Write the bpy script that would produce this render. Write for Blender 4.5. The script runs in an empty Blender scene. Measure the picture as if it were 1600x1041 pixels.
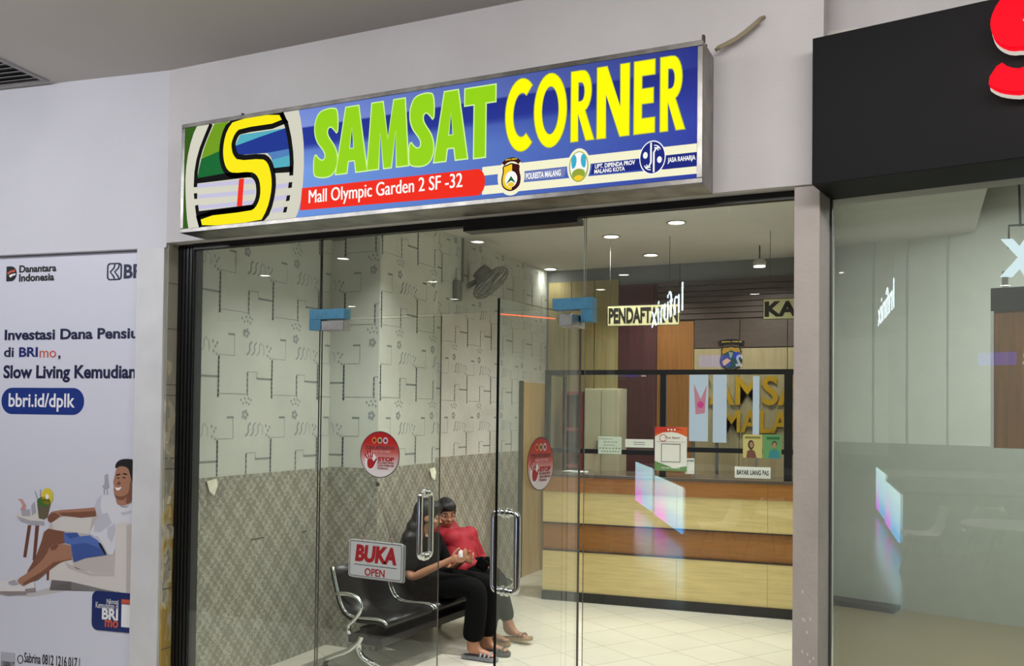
import bpy, bmesh, math, random
from mathutils import Vector, Matrix
random.seed(7)
SC = bpy.context.scene
COL = SC.collection
# ------------------------------------------------------------------ camera, world, exposure
F_PX, PP_Y, EYE = 1395.0, 615.0, 1.65
YAW, PITCH, ROLL = math.radians(-24.6), math.radians(1.195), math.radians(0.672)
CAM = Vector((0.0, -3.88, EYE))
fw = Vector((math.sin(YAW)*math.cos(PITCH), math.cos(YAW)*math.cos(PITCH), math.sin(PITCH)))
_r = Vector((math.cos(YAW), -math.sin(YAW), 0.0)); _u = _r.cross(fw)
rt = math.cos(ROLL)*_r + math.sin(ROLL)*_u
up = -math.sin(ROLL)*_r + math.cos(ROLL)*_u
cd = bpy.data.cameras.new('camera'); cam = bpy.data.objects.new('camera', cd); COL.objects.link(cam)
cd.sensor_width = 36.0; cd.lens = F_PX/1600*36.0; cd.shift_y = (PP_Y-520.5)/1600; cd.clip_start = .05; cd.clip_end = 200
cam.matrix_world = Matrix(((rt.x, up.x, -fw.x, CAM.x), (rt.y, up.y, -fw.y, CAM.y), (rt.z, up.z, -fw.z, CAM.z), (0, 0, 0, 1)))
SC.camera = cam
SC.view_settings.view_transform = 'Standard'; SC.view_settings.look = 'None'
SC.view_settings.exposure = 0.0; SC.view_settings.gamma = 1.0; SC.view_settings.use_curve_mapping = False
W = bpy.data.worlds.new('atrium_daylight'); SC.world = W; W.use_nodes = True
W.node_tree.nodes['Background'].inputs[0].default_value = (.80, .82, .90, 1)
W.node_tree.nodes['Background'].inputs[1].default_value = 0.62
SC.cycles.max_bounces = 10; SC.cycles.transparent_max_bounces = 24; SC.cycles.glossy_bounces = 5
SC.cycles.caustics_reflective = False; SC.cycles.caustics_refractive = False
SC.cycles.sample_clamp_indirect = 4.0

def area_lamp(name, loc, size, power, color=(1, .96, .9), rot=(0, 0, 0), parent=None, spread=180, shape='DISK', sy=None):
    d = bpy.data.lights.new(name, 'AREA'); d.shape = shape; d.size = size; d.energy = power; d.color = color
    if sy: d.size_y = sy
    d.spread = math.radians(spread)
    o = bpy.data.objects.new(name, d); COL.objects.link(o); o.location = loc; o.rotation_euler = rot
    if parent: o.parent = parent
    return o
# two unseen fill lamps, added and tilted to brighten the outer walls
area_lamp('added_wall_fill', (0.3, -2.2, 3.38), 3.6, 55, (1, .965, .95), (math.radians(42), 0, 0), shape='RECTANGLE', sy=.34)
area_lamp('added_wall_fill', (-4.4, -2.5, 3.38), 3.6, 57, (.95, .96, 1), (math.radians(42), 0, 0), shape='RECTANGLE', sy=.34)

# ------------------------------------------------------------------ helpers
def hit(px, py, p0, n):
    """the point of a plane in the place that the photograph shows at (px, py)"""
    d = fw*F_PX + rt*(px-800) - up*(py-PP_Y)
    p0 = Vector(p0); n = Vector(n)
    return CAM + d*((p0-CAM).dot(n)/d.dot(n))
def at_y(px, py, y): return hit(px, py, (0, y, 0), (0, 1, 0))
def at_x(px, py, x): return hit(px, py, (x, 0, 0), (1, 0, 0))
def at_z(px, py, z=0.0): return hit(px, py, (0, 0, z), (0, 0, 1))

def lin(c):
    return tuple(((v/255)/12.92 if v/255 <= .04045 else ((v/255+.055)/1.055)**2.4) for v in c) + (1,)
MATS = {}
def mat(name, rgb, rough=.6, metal=0.0, noise=0.0, nscale=8.0, bump=0.0, bscale=60.0, spec=.5, emit=None, es=1.0, coat=0.0, stretch=None):
    if name in MATS: return MATS[name]
    m = bpy.data.materials.new(name); m.use_nodes = True; nt = m.node_tree; b = nt.nodes['Principled BSDF']
    c = lin(rgb)
    b.inputs['Base Color'].default_value = c; b.inputs['Roughness'].default_value = rough
    b.inputs['Metallic'].default_value = metal; b.inputs['Specular IOR Level'].default_value = spec
    b.inputs['Coat Weight'].default_value = coat
    tc = nt.nodes.new('ShaderNodeTexCoord'); mp = nt.nodes.new('ShaderNodeMapping')
    nt.links.new(tc.outputs['Object'], mp.inputs['Vector'])
    if stretch: mp.inputs['Scale'].default_value = stretch
    if noise:
        n = nt.nodes.new('ShaderNodeTexNoise'); n.inputs['Scale'].default_value = nscale; n.inputs['Detail'].default_value = 5
        nt.links.new(mp.outputs[0], n.inputs['Vector'])
        r = nt.nodes.new('ShaderNodeValToRGB')
        r.color_ramp.elements[0].position = .3; r.color_ramp.elements[1].position = .7
        r.color_ramp.elements[0].color = tuple(max(0, v*(1-noise)) for v in c[:3])+(1,)
        r.color_ramp.elements[1].color = tuple(min(1, v*(1+noise)) for v in c[:3])+(1,)
        nt.links.new(n.outputs['Fac'], r.inputs['Fac']); nt.links.new(r.outputs['Color'], b.inputs['Base Color'])
    if bump:
        n2 = nt.nodes.new('ShaderNodeTexNoise'); n2.inputs['Scale'].default_value = bscale; n2.inputs['Detail'].default_value = 4
        nt.links.new(mp.outputs[0], n2.inputs['Vector'])
        bp = nt.nodes.new('ShaderNodeBump'); bp.inputs['Strength'].default_value = bump; bp.inputs['Distance'].default_value = .01
        nt.links.new(n2.outputs['Fac'], bp.inputs['Height']); nt.links.new(bp.outputs['Normal'], b.inputs['Normal'])
    if emit is not None:
        b.inputs['Emission Color'].default_value = lin(emit); b.inputs['Emission Strength'].default_value = es
    MATS[name] = m
    return m
def glow(name, rgb, s=1.0):
    """printed translucent film lit from inside a lightbox, or a lamp"""
    if name in MATS: return MATS[name]
    m = bpy.data.materials.new(name); m.use_nodes = True; nt = m.node_tree; b = nt.nodes['Principled BSDF']
    b.inputs['Base Color'].default_value = tuple(v*.06 for v in lin(rgb)[:3])+(1,); b.inputs['Roughness'].default_value = .5; b.inputs['Specular IOR Level'].default_value = .06
    b.inputs['Emission Color'].default_value = lin(rgb); b.inputs['Emission Strength'].default_value = s
    MATS[name] = m
    return m
def glass(name, tint=(.955, .975, .96), rough=0.0, haze=0.0, hazec=(.5, .55, .5)):
    m = bpy.data.materials.new(name); m.use_nodes = True; nt = m.node_tree; nt.nodes.clear()
    out = nt.nodes.new('ShaderNodeOutputMaterial'); mix = nt.nodes.new('ShaderNodeMixShader')
    tr = nt.nodes.new('ShaderNodeBsdfTransparent'); tr.inputs[0].default_value = tint+(1,)
    gl = nt.nodes.new('ShaderNodeBsdfGlossy'); gl.inputs['Roughness'].default_value = rough; gl.inputs['Color'].default_value = (1, 1, 1, 1)
    geo = nt.nodes.new('ShaderNodeNewGeometry'); mr = nt.nodes.new('ShaderNodeMapRange')
    mr.inputs['To Min'].default_value = 1.52; mr.inputs['To Max'].default_value = 1/1.52
    fr = nt.nodes.new('ShaderNodeFresnel')
    nt.links.new(geo.outputs['Backfacing'], mr.inputs['Value']); nt.links.new(mr.outputs[0], fr.inputs['IOR'])
    nt.links.new(fr.outputs[0], mix.inputs[0]); nt.links.new(gl.outputs[0], mix.inputs[2])
    if haze:
        df = nt.nodes.new('ShaderNodeBsdfDiffuse'); df.inputs[0].default_value = hazec+(1,)
        m2 = nt.nodes.new('ShaderNodeMixShader'); m2.inputs[0].default_value = haze
        nt.links.new(tr.outputs[0], m2.inputs[1]); nt.links.new(df.outputs[0], m2.inputs[2]); nt.links.new(m2.outputs[0], mix.inputs[1])
    else:
        nt.links.new(tr.outputs[0], mix.inputs[1])
    nt.links.new(mix.outputs[0], out.inputs[0])
    return m

def link(name, me, m=None, parent=None):
    o = bpy.data.objects.new(name, me); COL.objects.link(o)
    if m is not None:
        for k in (m if isinstance(m, (list, tuple)) else [m]): me.materials.append(k)
    if parent is not None: o.parent = parent
    return o
def bmo(name, bm, m, parent=None, smooth=False):
    me = bpy.data.meshes.new(name); bmesh.ops.recalc_face_normals(bm, faces=bm.faces); bm.to_mesh(me); bm.free()
    if smooth:
        for p in me.polygons: p.use_smooth = True
    return link(name, me, m, parent)
def tag(o, label=None, cat=None, group=None, kind=None):
    if label: o['label'] = label
    if cat: o['category'] = cat
    if group: o['group'] = group
    if kind: o['kind'] = kind
    return o
def thing(name, label, cat, loc=(0, 0, 0), rotz=0.0, group=None):
    o = bpy.data.objects.new(name, None); COL.objects.link(o); o.empty_display_size = .05
    o.location = loc; o.rotation_euler = (0, 0, rotz)
    if label: o['label'] = label; o['category'] = cat
    if group: o['group'] = group
    return o
def struct(name, bm, m, parent=None, smooth=False):
    o = bmo(name, bm, m, parent, smooth)
    if parent is None: o['kind'] = 'structure'
    return o
def B(): return bmesh.new()
def box(bm, x0, x1, y0, y1, z0, z1, M=None, mi=0, bev=0.0):
    vs = [bm.verts.new((x, y, z)) for x in (x0, x1) for y in (y0, y1) for z in (z0, z1)]
    fs = [(0, 1, 3, 2), (4, 6, 7, 5), (0, 4, 5, 1), (2, 3, 7, 6), (0, 2, 6, 4), (1, 5, 7, 3)]
    out = [bm.faces.new([vs[i] for i in f]) for f in fs]
    for f in out: f.material_index = mi
    if bev:
        es = list({e for f in out for e in f.edges})
        r = bmesh.ops.bevel(bm, geom=es, offset=bev, segments=2, affect='EDGES', profile=.5)
        vs = list({v for f in r['faces'] for v in f.verts} | {v for v in vs if v.is_valid})
        for f in r['faces']: f.material_index = mi
    if M is not None: bmesh.ops.transform(bm, matrix=M, verts=vs)
    return vs
def frame_of(p0, ang):
    """local frame standing at p0: x along the wall at ang degrees, y into the wall, z up"""
    return Matrix.Translation(Vector(p0)) @ Matrix.Rotation(math.radians(ang), 4, 'Z')
def tube(bm, pts, r, seg=10, closed=False, mi=0, caps=True, smooth=True):
    pts = [Vector(p) for p in pts]; n = len(pts); rings = []
    rad = r if isinstance(r, (list, tuple)) else [r]*n
    prev = None
    for i, p in enumerate(pts):
        a = pts[i-1] if (i > 0 or closed) else p; b = pts[(i+1) % n] if (i < n-1 or closed) else p
        t = (b-a).normalized()
        if prev is None:
            q = Vector((0, 0, 1)) if abs(t.z) < .9 else Vector((1, 0, 0))
            nrm = (q - t*q.dot(t)).normalized()
        else:
            nrm = (prev - t*prev.dot(t)).normalized()
        prev = nrm; bi = t.cross(nrm)
        rings.append([bm.verts.new(p + (nrm*math.cos(2*math.pi*k/seg) + bi*math.sin(2*math.pi*k/seg))*rad[i]) for k in range(seg)])
    m = n if closed else n-1
    for i in range(m):
        A, Bq = rings[i], rings[(i+1) % n]
        off = 0
        if closed and i == n-1:
            off = min(range(seg), key=lambda k: (Bq[k].co-A[0].co).length)
        for k in range(seg):
            f = bm.faces.new((A[k], A[(k+1) % seg], Bq[(k+1+off) % seg], Bq[(k+off) % seg])); f.material_index = mi; f.smooth = smooth
    if caps and not closed:
        for R in (rings[0], rings[-1]):
            f = bm.faces.new(R); f.material_index = mi
def lathe(bm, prof, seg=24, M=None, mi=0):
    """profile of (radius, z) turned about z"""
    rings = []; nv = []
    for r_, z in prof:
        ring = [bm.verts.new((max(r_, 1e-4)*math.cos(2*math.pi*k/seg), max(r_, 1e-4)*math.sin(2*math.pi*k/seg), z)) for k in range(seg)]
        rings.append(ring); nv += ring
    for i in range(len(rings)-1):
        for k in range(seg):
            f = bm.faces.new((rings[i][k], rings[i][(k+1) % seg], rings[i+1][(k+1) % seg], rings[i+1][k])); f.smooth = True; f.material_index = mi
    for R in (rings[0], rings[-1]):
        f = bm.faces.new(R); f.material_index = mi
    if M is not None: bmesh.ops.transform(bm, matrix=M, verts=nv)
    return nv
def rounded(pts, r, n=5, closed=False):
    """fillet the corners of a polyline"""
    pts = [Vector(p) for p in pts]; out = []
    m = len(pts)
    for i, p in enumerate(pts):
        if not closed and i in (0, m-1): out.append(p); continue
        a = (pts[i-1]-p); b = (pts[(i+1) % m]-p)
        ra = min(r, a.length*.49, b.length*.49); a = p + a.normalized()*ra; b = p + b.normalized()*ra
        for k in range(n+1):
            t = k/n; out.append(a*(1-t)**2 + p*2*t*(1-t) + b*t*t)
    return out
def chaikin(pts, it=2):
    for _ in range(it):
        q = []
        for i in range(len(pts)):
            a, b = pts[i], pts[(i+1) % len(pts)]
            q += [(a[0]*.75+b[0]*.25, a[1]*.75+b[1]*.25), (a[0]*.25+b[0]*.75, a[1]*.25+b[1]*.75)]
        pts = q
    return pts
def ellipse(cx, cy, rx, ry, n=28, a0=0, a1=360):
    full = abs(a1-a0) >= 360
    return [(cx+rx*math.cos(math.radians(a0+(a1-a0)*k/(n if full else n-1))), cy+ry*math.sin(math.radians(a0+(a1-a0)*k/(n if full else n-1)))) for k in range(n)]
def rrect(x0, x1, y0, y1, r, n=5):
    out = []
    for cx, cy, a in ((x1-r, y1-r, 0), (x0+r, y1-r, 90), (x0+r, y0+r, 180), (x1-r, y0+r, 270)):
        out += ellipse(cx, cy, r, r, n, a, a+90)
    return out
def offset_poly(pts, d):
    n = len(pts); area = sum(pts[i][0]*pts[(i+1) % n][1]-pts[(i+1) % n][0]*pts[i][1] for i in range(n))
    s = 1 if area > 0 else -1; out = []
    for i in range(n):
        a, p, b = Vector(pts[i-1]), Vector(pts[i]), Vector(pts[(i+1) % n])
        e1 = (p-a).normalized(); e2 = (b-p).normalized()
        n1 = Vector((e1.y, -e1.x))*s; n2 = Vector((e2.y, -e2.x))*s
        m = (n1+n2); m = m.normalized() if m.length > 1e-6 else n1
        k = d/max(.45, m.dot(n1)); out.append((p.x+m.x*k, p.y+m.y*k))
    return out
def stroke(pts, w):
    """outline of a 2-D polyline drawn with a pen of width w"""
    L, R = [], []
    for i, p in enumerate(pts):
        p = Vector(p); a = Vector(pts[max(0, i-1)]); b = Vector(pts[min(len(pts)-1, i+1)])
        t = (b-a).normalized(); n = Vector((-t.y, t.x))*w/2
        L.append(tuple(p+n)); R.append(tuple(p-n))
    return L + R[::-1]
def flat_mesh(polys, depth):
    cu = bpy.data.curves.new('outline', 'CURVE'); cu.dimensions = '2D'; cu.fill_mode = 'BOTH'; cu.extrude = depth/2
    for pl in polys:
        s = cu.splines.new('POLY'); s.points.add(len(pl)-1)
        for i, p in enumerate(pl): s.points[i].co = (p[0], p[1], 0, 1)
        s.use_cyclic_u = True
    o = bpy.data.objects.new('outline', cu); COL.objects.link(o)
    dg = bpy.context.evaluated_depsgraph_get(); dg.update()
    me = bpy.data.meshes.new_from_object(o.evaluated_get(dg), depsgraph=dg)
    bpy.data.objects.remove(o); bpy.data.curves.remove(cu)
    return me
def shape(name, polys, M, m, parent=None, depth=.002):
    """flat printed or cut shape; polys in metres in the plane's (u, v); M places that plane, +z of M out of it"""
    me = flat_mesh(polys, depth); me.transform(M); me.name = name
    return link(name, me, m, parent)
def text_mesh(body, bold=0.0, shear=0.0, space=1.0, depth=0.0, line=1.0, align='LEFT'):
    cu = bpy.data.curves.new('lettering', 'FONT'); cu.body = body; cu.size = 1.0; cu.offset = bold; cu.shear = shear
    cu.space_character = space; cu.extrude = depth; cu.space_line = line; cu.align_x = align; cu.resolution_u = 4
    o = bpy.data.objects.new('lettering', cu); COL.objects.link(o)
    dg = bpy.context.evaluated_depsgraph_get(); dg.update()
    me = bpy.data.meshes.new_from_object(o.evaluated_get(dg), depsgraph=dg)
    bpy.data.objects.remove(o); bpy.data.curves.remove(cu)
    return me
def text(name, body, u0, u1, v0, v1, M, m, parent=None, bold=0.0, shear=0.0, depth=.002, line=1.0, align='LEFT', space=1.0):
    """lettering fitted to the box u0..u1, v0..v1 of the plane M"""
    me = text_mesh(body, bold, shear, space, .01, line, align)
    xs = [v.co.x for v in me.vertices]; ys = [v.co.y for v in me.vertices]
    x0, x1, y0, y1 = min(xs), max(xs), min(ys), max(ys)
    for v in me.vertices:
        v.co = Vector((u0+(v.co.x-x0)/(x1-x0)*(u1-u0), v0+(v.co.y-y0)/(y1-y0)*(v1-v0), (depth if v.co.z > 0 else 0.0)))
    me.transform(M); me.name = name
    return link(name, me, m, parent)
def wall_frame(p0, ang):
    """(u along the wall, v up, w out towards the viewer) with origin p0"""
    a = math.radians(ang); ux = Vector((math.cos(a), math.sin(a), 0)); n = Vector((math.sin(a), -math.cos(a), 0))
    p = Vector(p0)
    return Matrix(((ux.x, 0, n.x, p.x), (ux.y, 0, n.y, p.y), (0, 1, 0, p.z), (0, 0, 0, 1)))
def uv_of(px, py, M):
    n = Vector((M[0][2], M[1][2], M[2][2])); o = M.translation
    q = hit(px, py, o, n)-o
    return (q.dot(Vector((M[0][0], M[1][0], M[2][0]))), q.dot(Vector((M[0][1], M[1][1], M[2][1]))))
def skin_body(nodes, edges, root, voxel=.006, extra=None, smooth=4):
    """limbs grown from joints: nodes {name: ((x,y,z), (rx, ry))}; one closed surface after remeshing"""
    me = bpy.data.meshes.new('skin'); names = list(nodes)
    me.from_pydata([nodes[k][0] for k in names], [(names.index(a), names.index(b)) for a, b in edges], [])
    o = bpy.data.objects.new('skin', me); COL.objects.link(o)
    md = o.modifiers.new('skin', 'SKIN'); md.use_smooth_shade = True
    if not me.skin_vertices: me.skin_vertices.new(name='skin')
    for i, k in enumerate(names):
        r_ = nodes[k][1]; r_ = r_ if isinstance(r_, tuple) else (r_, r_)
        me.skin_vertices[0].data[i].radius = r_
        me.skin_vertices[0].data[i].use_root = (k == root)
    o.modifiers.new('sub', 'SUBSURF').levels = 2
    dg = bpy.context.evaluated_depsgraph_get(); dg.update()
    m1 = bpy.data.meshes.new_from_object(o.evaluated_get(dg), depsgraph=dg)
    bpy.data.objects.remove(o)
    if extra:
        bm = bmesh.new(); bm.from_mesh(m1); extra(bm); bm.to_mesh(m1); bm.free()
    o = bpy.data.objects.new('skin', m1); COL.objects.link(o)
    rm = o.modifiers.new('rm', 'REMESH'); rm.mode = 'VOXEL'; rm.voxel_size = voxel; rm.use_smooth_shade = True
    sm = o.modifiers.new('sm', 'SMOOTH'); sm.factor = .5; sm.iterations = smooth
    dg = bpy.context.evaluated_depsgraph_get(); dg.update()
    m2 = bpy.data.meshes.new_from_object(o.evaluated_get(dg), depsgraph=dg)
    bpy.data.objects.remove(o)
    for p in m2.polygons: p.use_smooth = True
    return m2
def ball(bm, c, rx, ry, rz, M=None, seg=20):
    r_ = bmesh.ops.create_uvsphere(bm, u_segments=seg, v_segments=seg//2+2, radius=1)
    T = Matrix.Translation(Vector(c)) @ (M if M is not None else Matrix.Identity(4)) @ Matrix.Diagonal((rx, ry, rz, 1))
    bmesh.ops.transform(bm, matrix=T, verts=r_['verts'])
    for f in {f for v in r_['verts'] for f in v.link_faces}: f.smooth = True

# ------------------------------------------------------------------ materials
white_wall = mat('white_plaster', (206, 203, 203), .75, noise=.05, nscale=2.2, bump=.12, bscale=90)
cool_wall = mat('cool_white_plaster', (212, 212, 219), .7, noise=.03, nscale=2, bump=.08, bscale=90)
ceil_m = mat('matt_ceiling_paint', (196, 192, 188), .85, noise=.03, nscale=1.5)
shop_ceil = mat('shop_ceiling_board', (214, 212, 205), .8, noise=.02)
chrome = mat('chrome', (222, 224, 224), .12, 1.0)
steel = mat('brushed_steel', (176, 174, 170), .32, 1.0, noise=.12, nscale=25)
dull_steel = mat('dirty_steel', (150, 146, 140), .38, 1.0, noise=.3, nscale=9)
black = mat('black_aluminium', (10, 11, 12), .35)
softblack = mat('black_matt', (14, 14, 15), .6)
white_gloss = mat('white_gloss', (236, 236, 236), .3)
pane = glass('clear_shop_glass', (.945, .968, .952))
pane_v = glass('reflection_veil_glass', (.94, .965, .948), haze=.03, hazec=(.50, .57, .52))  # faint haze paints in the pale veil of mirrored surroundings
pane_r = glass('greenish_film_glass', (.93, .955, .935), haze=.09, hazec=(.62, .68, .63))
edge_glass = mat('dark_green_glass_edge', (8, 16, 13), .15)

# ------------------------------------------------------------------ floor
def tile_material():
    m = bpy.data.materials.new('cream_floor_tiles'); m.use_nodes = True; nt = m.node_tree; b = nt.nodes['Principled BSDF']
    tc = nt.nodes.new('ShaderNodeTexCoord'); mp = nt.nodes.new('ShaderNodeMapping'); mp.vector_type = 'POINT'
    mp.inputs['Rotation'].default_value = (0, 0, math.radians(33.76)); mp.inputs['Location'].default_value = (.04, .04, 0)
    nt.links.new(tc.outputs['Object'], mp.inputs['Vector'])
    br = nt.nodes.new('ShaderNodeTexBrick'); br.offset = 0; br.squash = 1
    br.inputs['Scale'].default_value = 1; br.inputs['Brick Width'].default_value = .359; br.inputs['Row Height'].default_value = .359
    br.inputs['Mortar Size'].default_value = .0022; br.inputs['Mortar Smooth'].default_value = .2
    br.inputs['Color1'].default_value = lin((224, 220, 205)); br.inputs['Color2'].default_value = lin((216, 213, 198)); br.inputs['Mortar'].default_value = lin((150, 147, 132))
    nt.links.new(mp.outputs[0], br.inputs['Vector']); nt.links.new(br.outputs['Color'], b.inputs['Base Color'])
    b.inputs['Roughness'].default_value = .14
    return m
bm = B(); box(bm, -16, 12, -1.7, 8, -.1, 0)
struct('floor', bm, tile_material())
bm = B(); box(bm, -16, 12, -26, -1.7, -.1, 0); struct('floor_gallery', bm, mat('brown_gallery_floor', (104, 92, 80), .16, noise=.08, nscale=.8))

# ------------------------------------------------------------------ outer walls and ceilings
CZ = 3.58
bm = B(); box(bm, -16, 12, -11.5, 5.6, CZ, CZ+.15); struct('ceiling', bm, ceil_m)
HZ = 2.59   # underside of the bulkhead over the glass
bm = B(); box(bm, -3.905, -.36, -.10, 0.06, HZ, CZ); struct('wall_front', bm, white_wall)
# left wall over the poster, turned 8.5 degrees
ML = wall_frame((-3.905, -.10, 0), 8.5)
FL = frame_of((-3.905, -.10, 0), 8.5)
bm = B(); box(bm, -5, 0, 0, .12, 2.565, CZ, FL); struct('wall_left', bm, cool_wall)
bm = B(); box(bm, -5, -.19, .12, .2, 0, 2.6, FL); struct('wall_left_lower', bm, cool_wall)['kind'] = 'structure'
# white frame post beside the poster (front face and the inner reveal)
bm = B(); box(bm, -.188, -.004, -.012, .1, 0, 2.563, FL, bev=.004)
struct('trim_1', bm, mat('white_frame_paint', (214, 214, 216), .5, noise=.06, nscale=5))
# old jamb with peeling paint between poster frame and black glazing post
def jamb_material():
    m = bpy.data.materials.new('peeling_paint'); m.use_nodes = True; nt = m.node_tree; b = nt.nodes['Principled BSDF']
    tc = nt.nodes.new('ShaderNodeTexCoord'); n = nt.nodes.new('ShaderNodeTexNoise'); n.inputs['Scale'].default_value = 5.5; n.inputs['Detail'].default_value = 7
    mp = nt.nodes.new('ShaderNodeMapping'); mp.inputs['Scale'].default_value = (3, 3, 1)
    nt.links.new(tc.outputs['Object'], mp.inputs[0]); nt.links.new(mp.outputs[0], n.inputs['Vector'])
    se = nt.nodes.new('ShaderNodeSeparateXYZ'); nt.links.new(tc.outputs['Object'], se.inputs[0])
    ma = nt.nodes.new('ShaderNodeMath'); ma.operation = 'MULTIPLY_ADD'; ma.inputs[1].default_value = -.16; ma.inputs[2].default_value = .26
    nt.links.new(se.outputs['Z'], ma.inputs[0])
    ad = nt.nodes.new('ShaderNodeMath'); ad.operation = 'ADD'; nt.links.new(n.outputs['Fac'], ad.inputs[0]); nt.links.new(ma.outputs[0], ad.inputs[1])
    r = nt.nodes.new('ShaderNodeValToRGB'); e = r.color_ramp.elements
    e[0].position = .56; e[0].color = lin((172, 168, 150)); e[1].position = .60; e[1].color = lin((208, 203, 184))
    e2 = r.color_ramp.elements.new(.71); e2.color = lin((200, 178, 110)); e3 = r.color_ramp.elements.new(.75); e3.color = lin((188, 158, 86))
    nt.links.new(ad.outputs[0], r.inputs[0]); nt.links.new(r.outputs[0], b.inputs['Base Color'])
    bp = nt.nodes.new('ShaderNodeBump'); bp.inputs['Strength'].default_value = .6; bp.inputs['Distance'].default_value = .01
    nt.links.new(ad.outputs[0], bp.inputs['Height']); nt.links.new(bp.outputs[0], b.inputs['Normal'])
    b.inputs['Roughness'].default_value = .7
    return m
bm = B()
box(bm, -4.02, -3.9, -.085, .06, 0, HZ)
for z in (.28, .62, .98, 1.30, 1.36, 1.72, 1.78, 2.1, 2.36):       # horizontal render joints
    box(bm, -3.902, -3.8985, -.084, .0, z, z+.006, mi=1)
for k in range(16):                                              # curling flakes of paint
    z = random.uniform(.45, 1.5); y = random.uniform(-.075, -.015); s = random.uniform(.008, .03)
    M = Matrix.Translation((-3.897, y, z)) @ Matrix.Rotation(random.uniform(-.5, .5), 4, 'X') @ Matrix.Rotation(random.uniform(-.5, .2), 4, 'Z')
    box(bm, -.0015, .0015, -s*.4, s*.4, -s, s*1.4, M)
struct('trim_2', bm, [jamb_material(), mat('render_joint', (120, 117, 104), .8)])
bm = B(); box(bm, -3.905, -3.782, -.012, .06, 0, HZ)
for k in range(4): box(bm, -3.88+k*.026, -3.868+k*.026, -.018, -.012, 0, HZ-.01)
struct('trim_3', bm, black)
bm = B(); box(bm, -3.782, -.475, -.022, .022, 2.556, HZ)        # black head channel
struct('trim_4', bm, black)
bm = B(); box(bm, -2.03, -1.44, -.04, .05, 2.528, 2.556)         # longer dark channel above the door
struct('trim_5', bm, black)
# pillar on the right and its returning side
FR = frame_of((-.342, .076, 0), -9.3); MR = wall_frame((-.342, .076, 0), -9.3)
bm = B()
pts = [(-.472, -.088), (-.374, -.088), (-.345, .074), (-.345, .10), (-.472, .10)]
lo = [bm.verts.new((x, y, 0)) for x, y in pts]; hi = [bm.verts.new((x, y, HZ)) for x, y in pts]
bm.faces.new(lo[::-1]); bm.faces.new(hi)
for i in range(5): bm.faces.new((lo[i], lo[(i+1) % 5], hi[(i+1) % 5], hi[i]))
for k in range(9):                                              # chips knocked out of the render
    z = random.choice((.62, .68, .75, .8, .95, 1.3)) + random.uniform(-.03, .03); x = random.uniform(-.44, -.385)
    box(bm, x-.0022, x+.0022, -.0892, -.0875, z-.005, z+.006, mi=1)
struct('wall_pillar', bm, [mat('grey_pink_render', (186, 178, 172), .75, noise=.09, nscale=4, bump=.35, bscale=40), white_gloss])
# wall over the right-hand shop
bm = B(); box(bm, -.02, 5, 0, .12, 2.56, CZ, FR)
struct('wall_right', bm, white_wall)
bm = B(); box(bm, .0, .004, -.0025, .0005, 3.0, 3.58, FR @ Matrix.Translation((-.09, 0, 0)))
struct('trim_6', bm, mat('plaster_joint', (150, 147, 147), .8))

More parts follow.
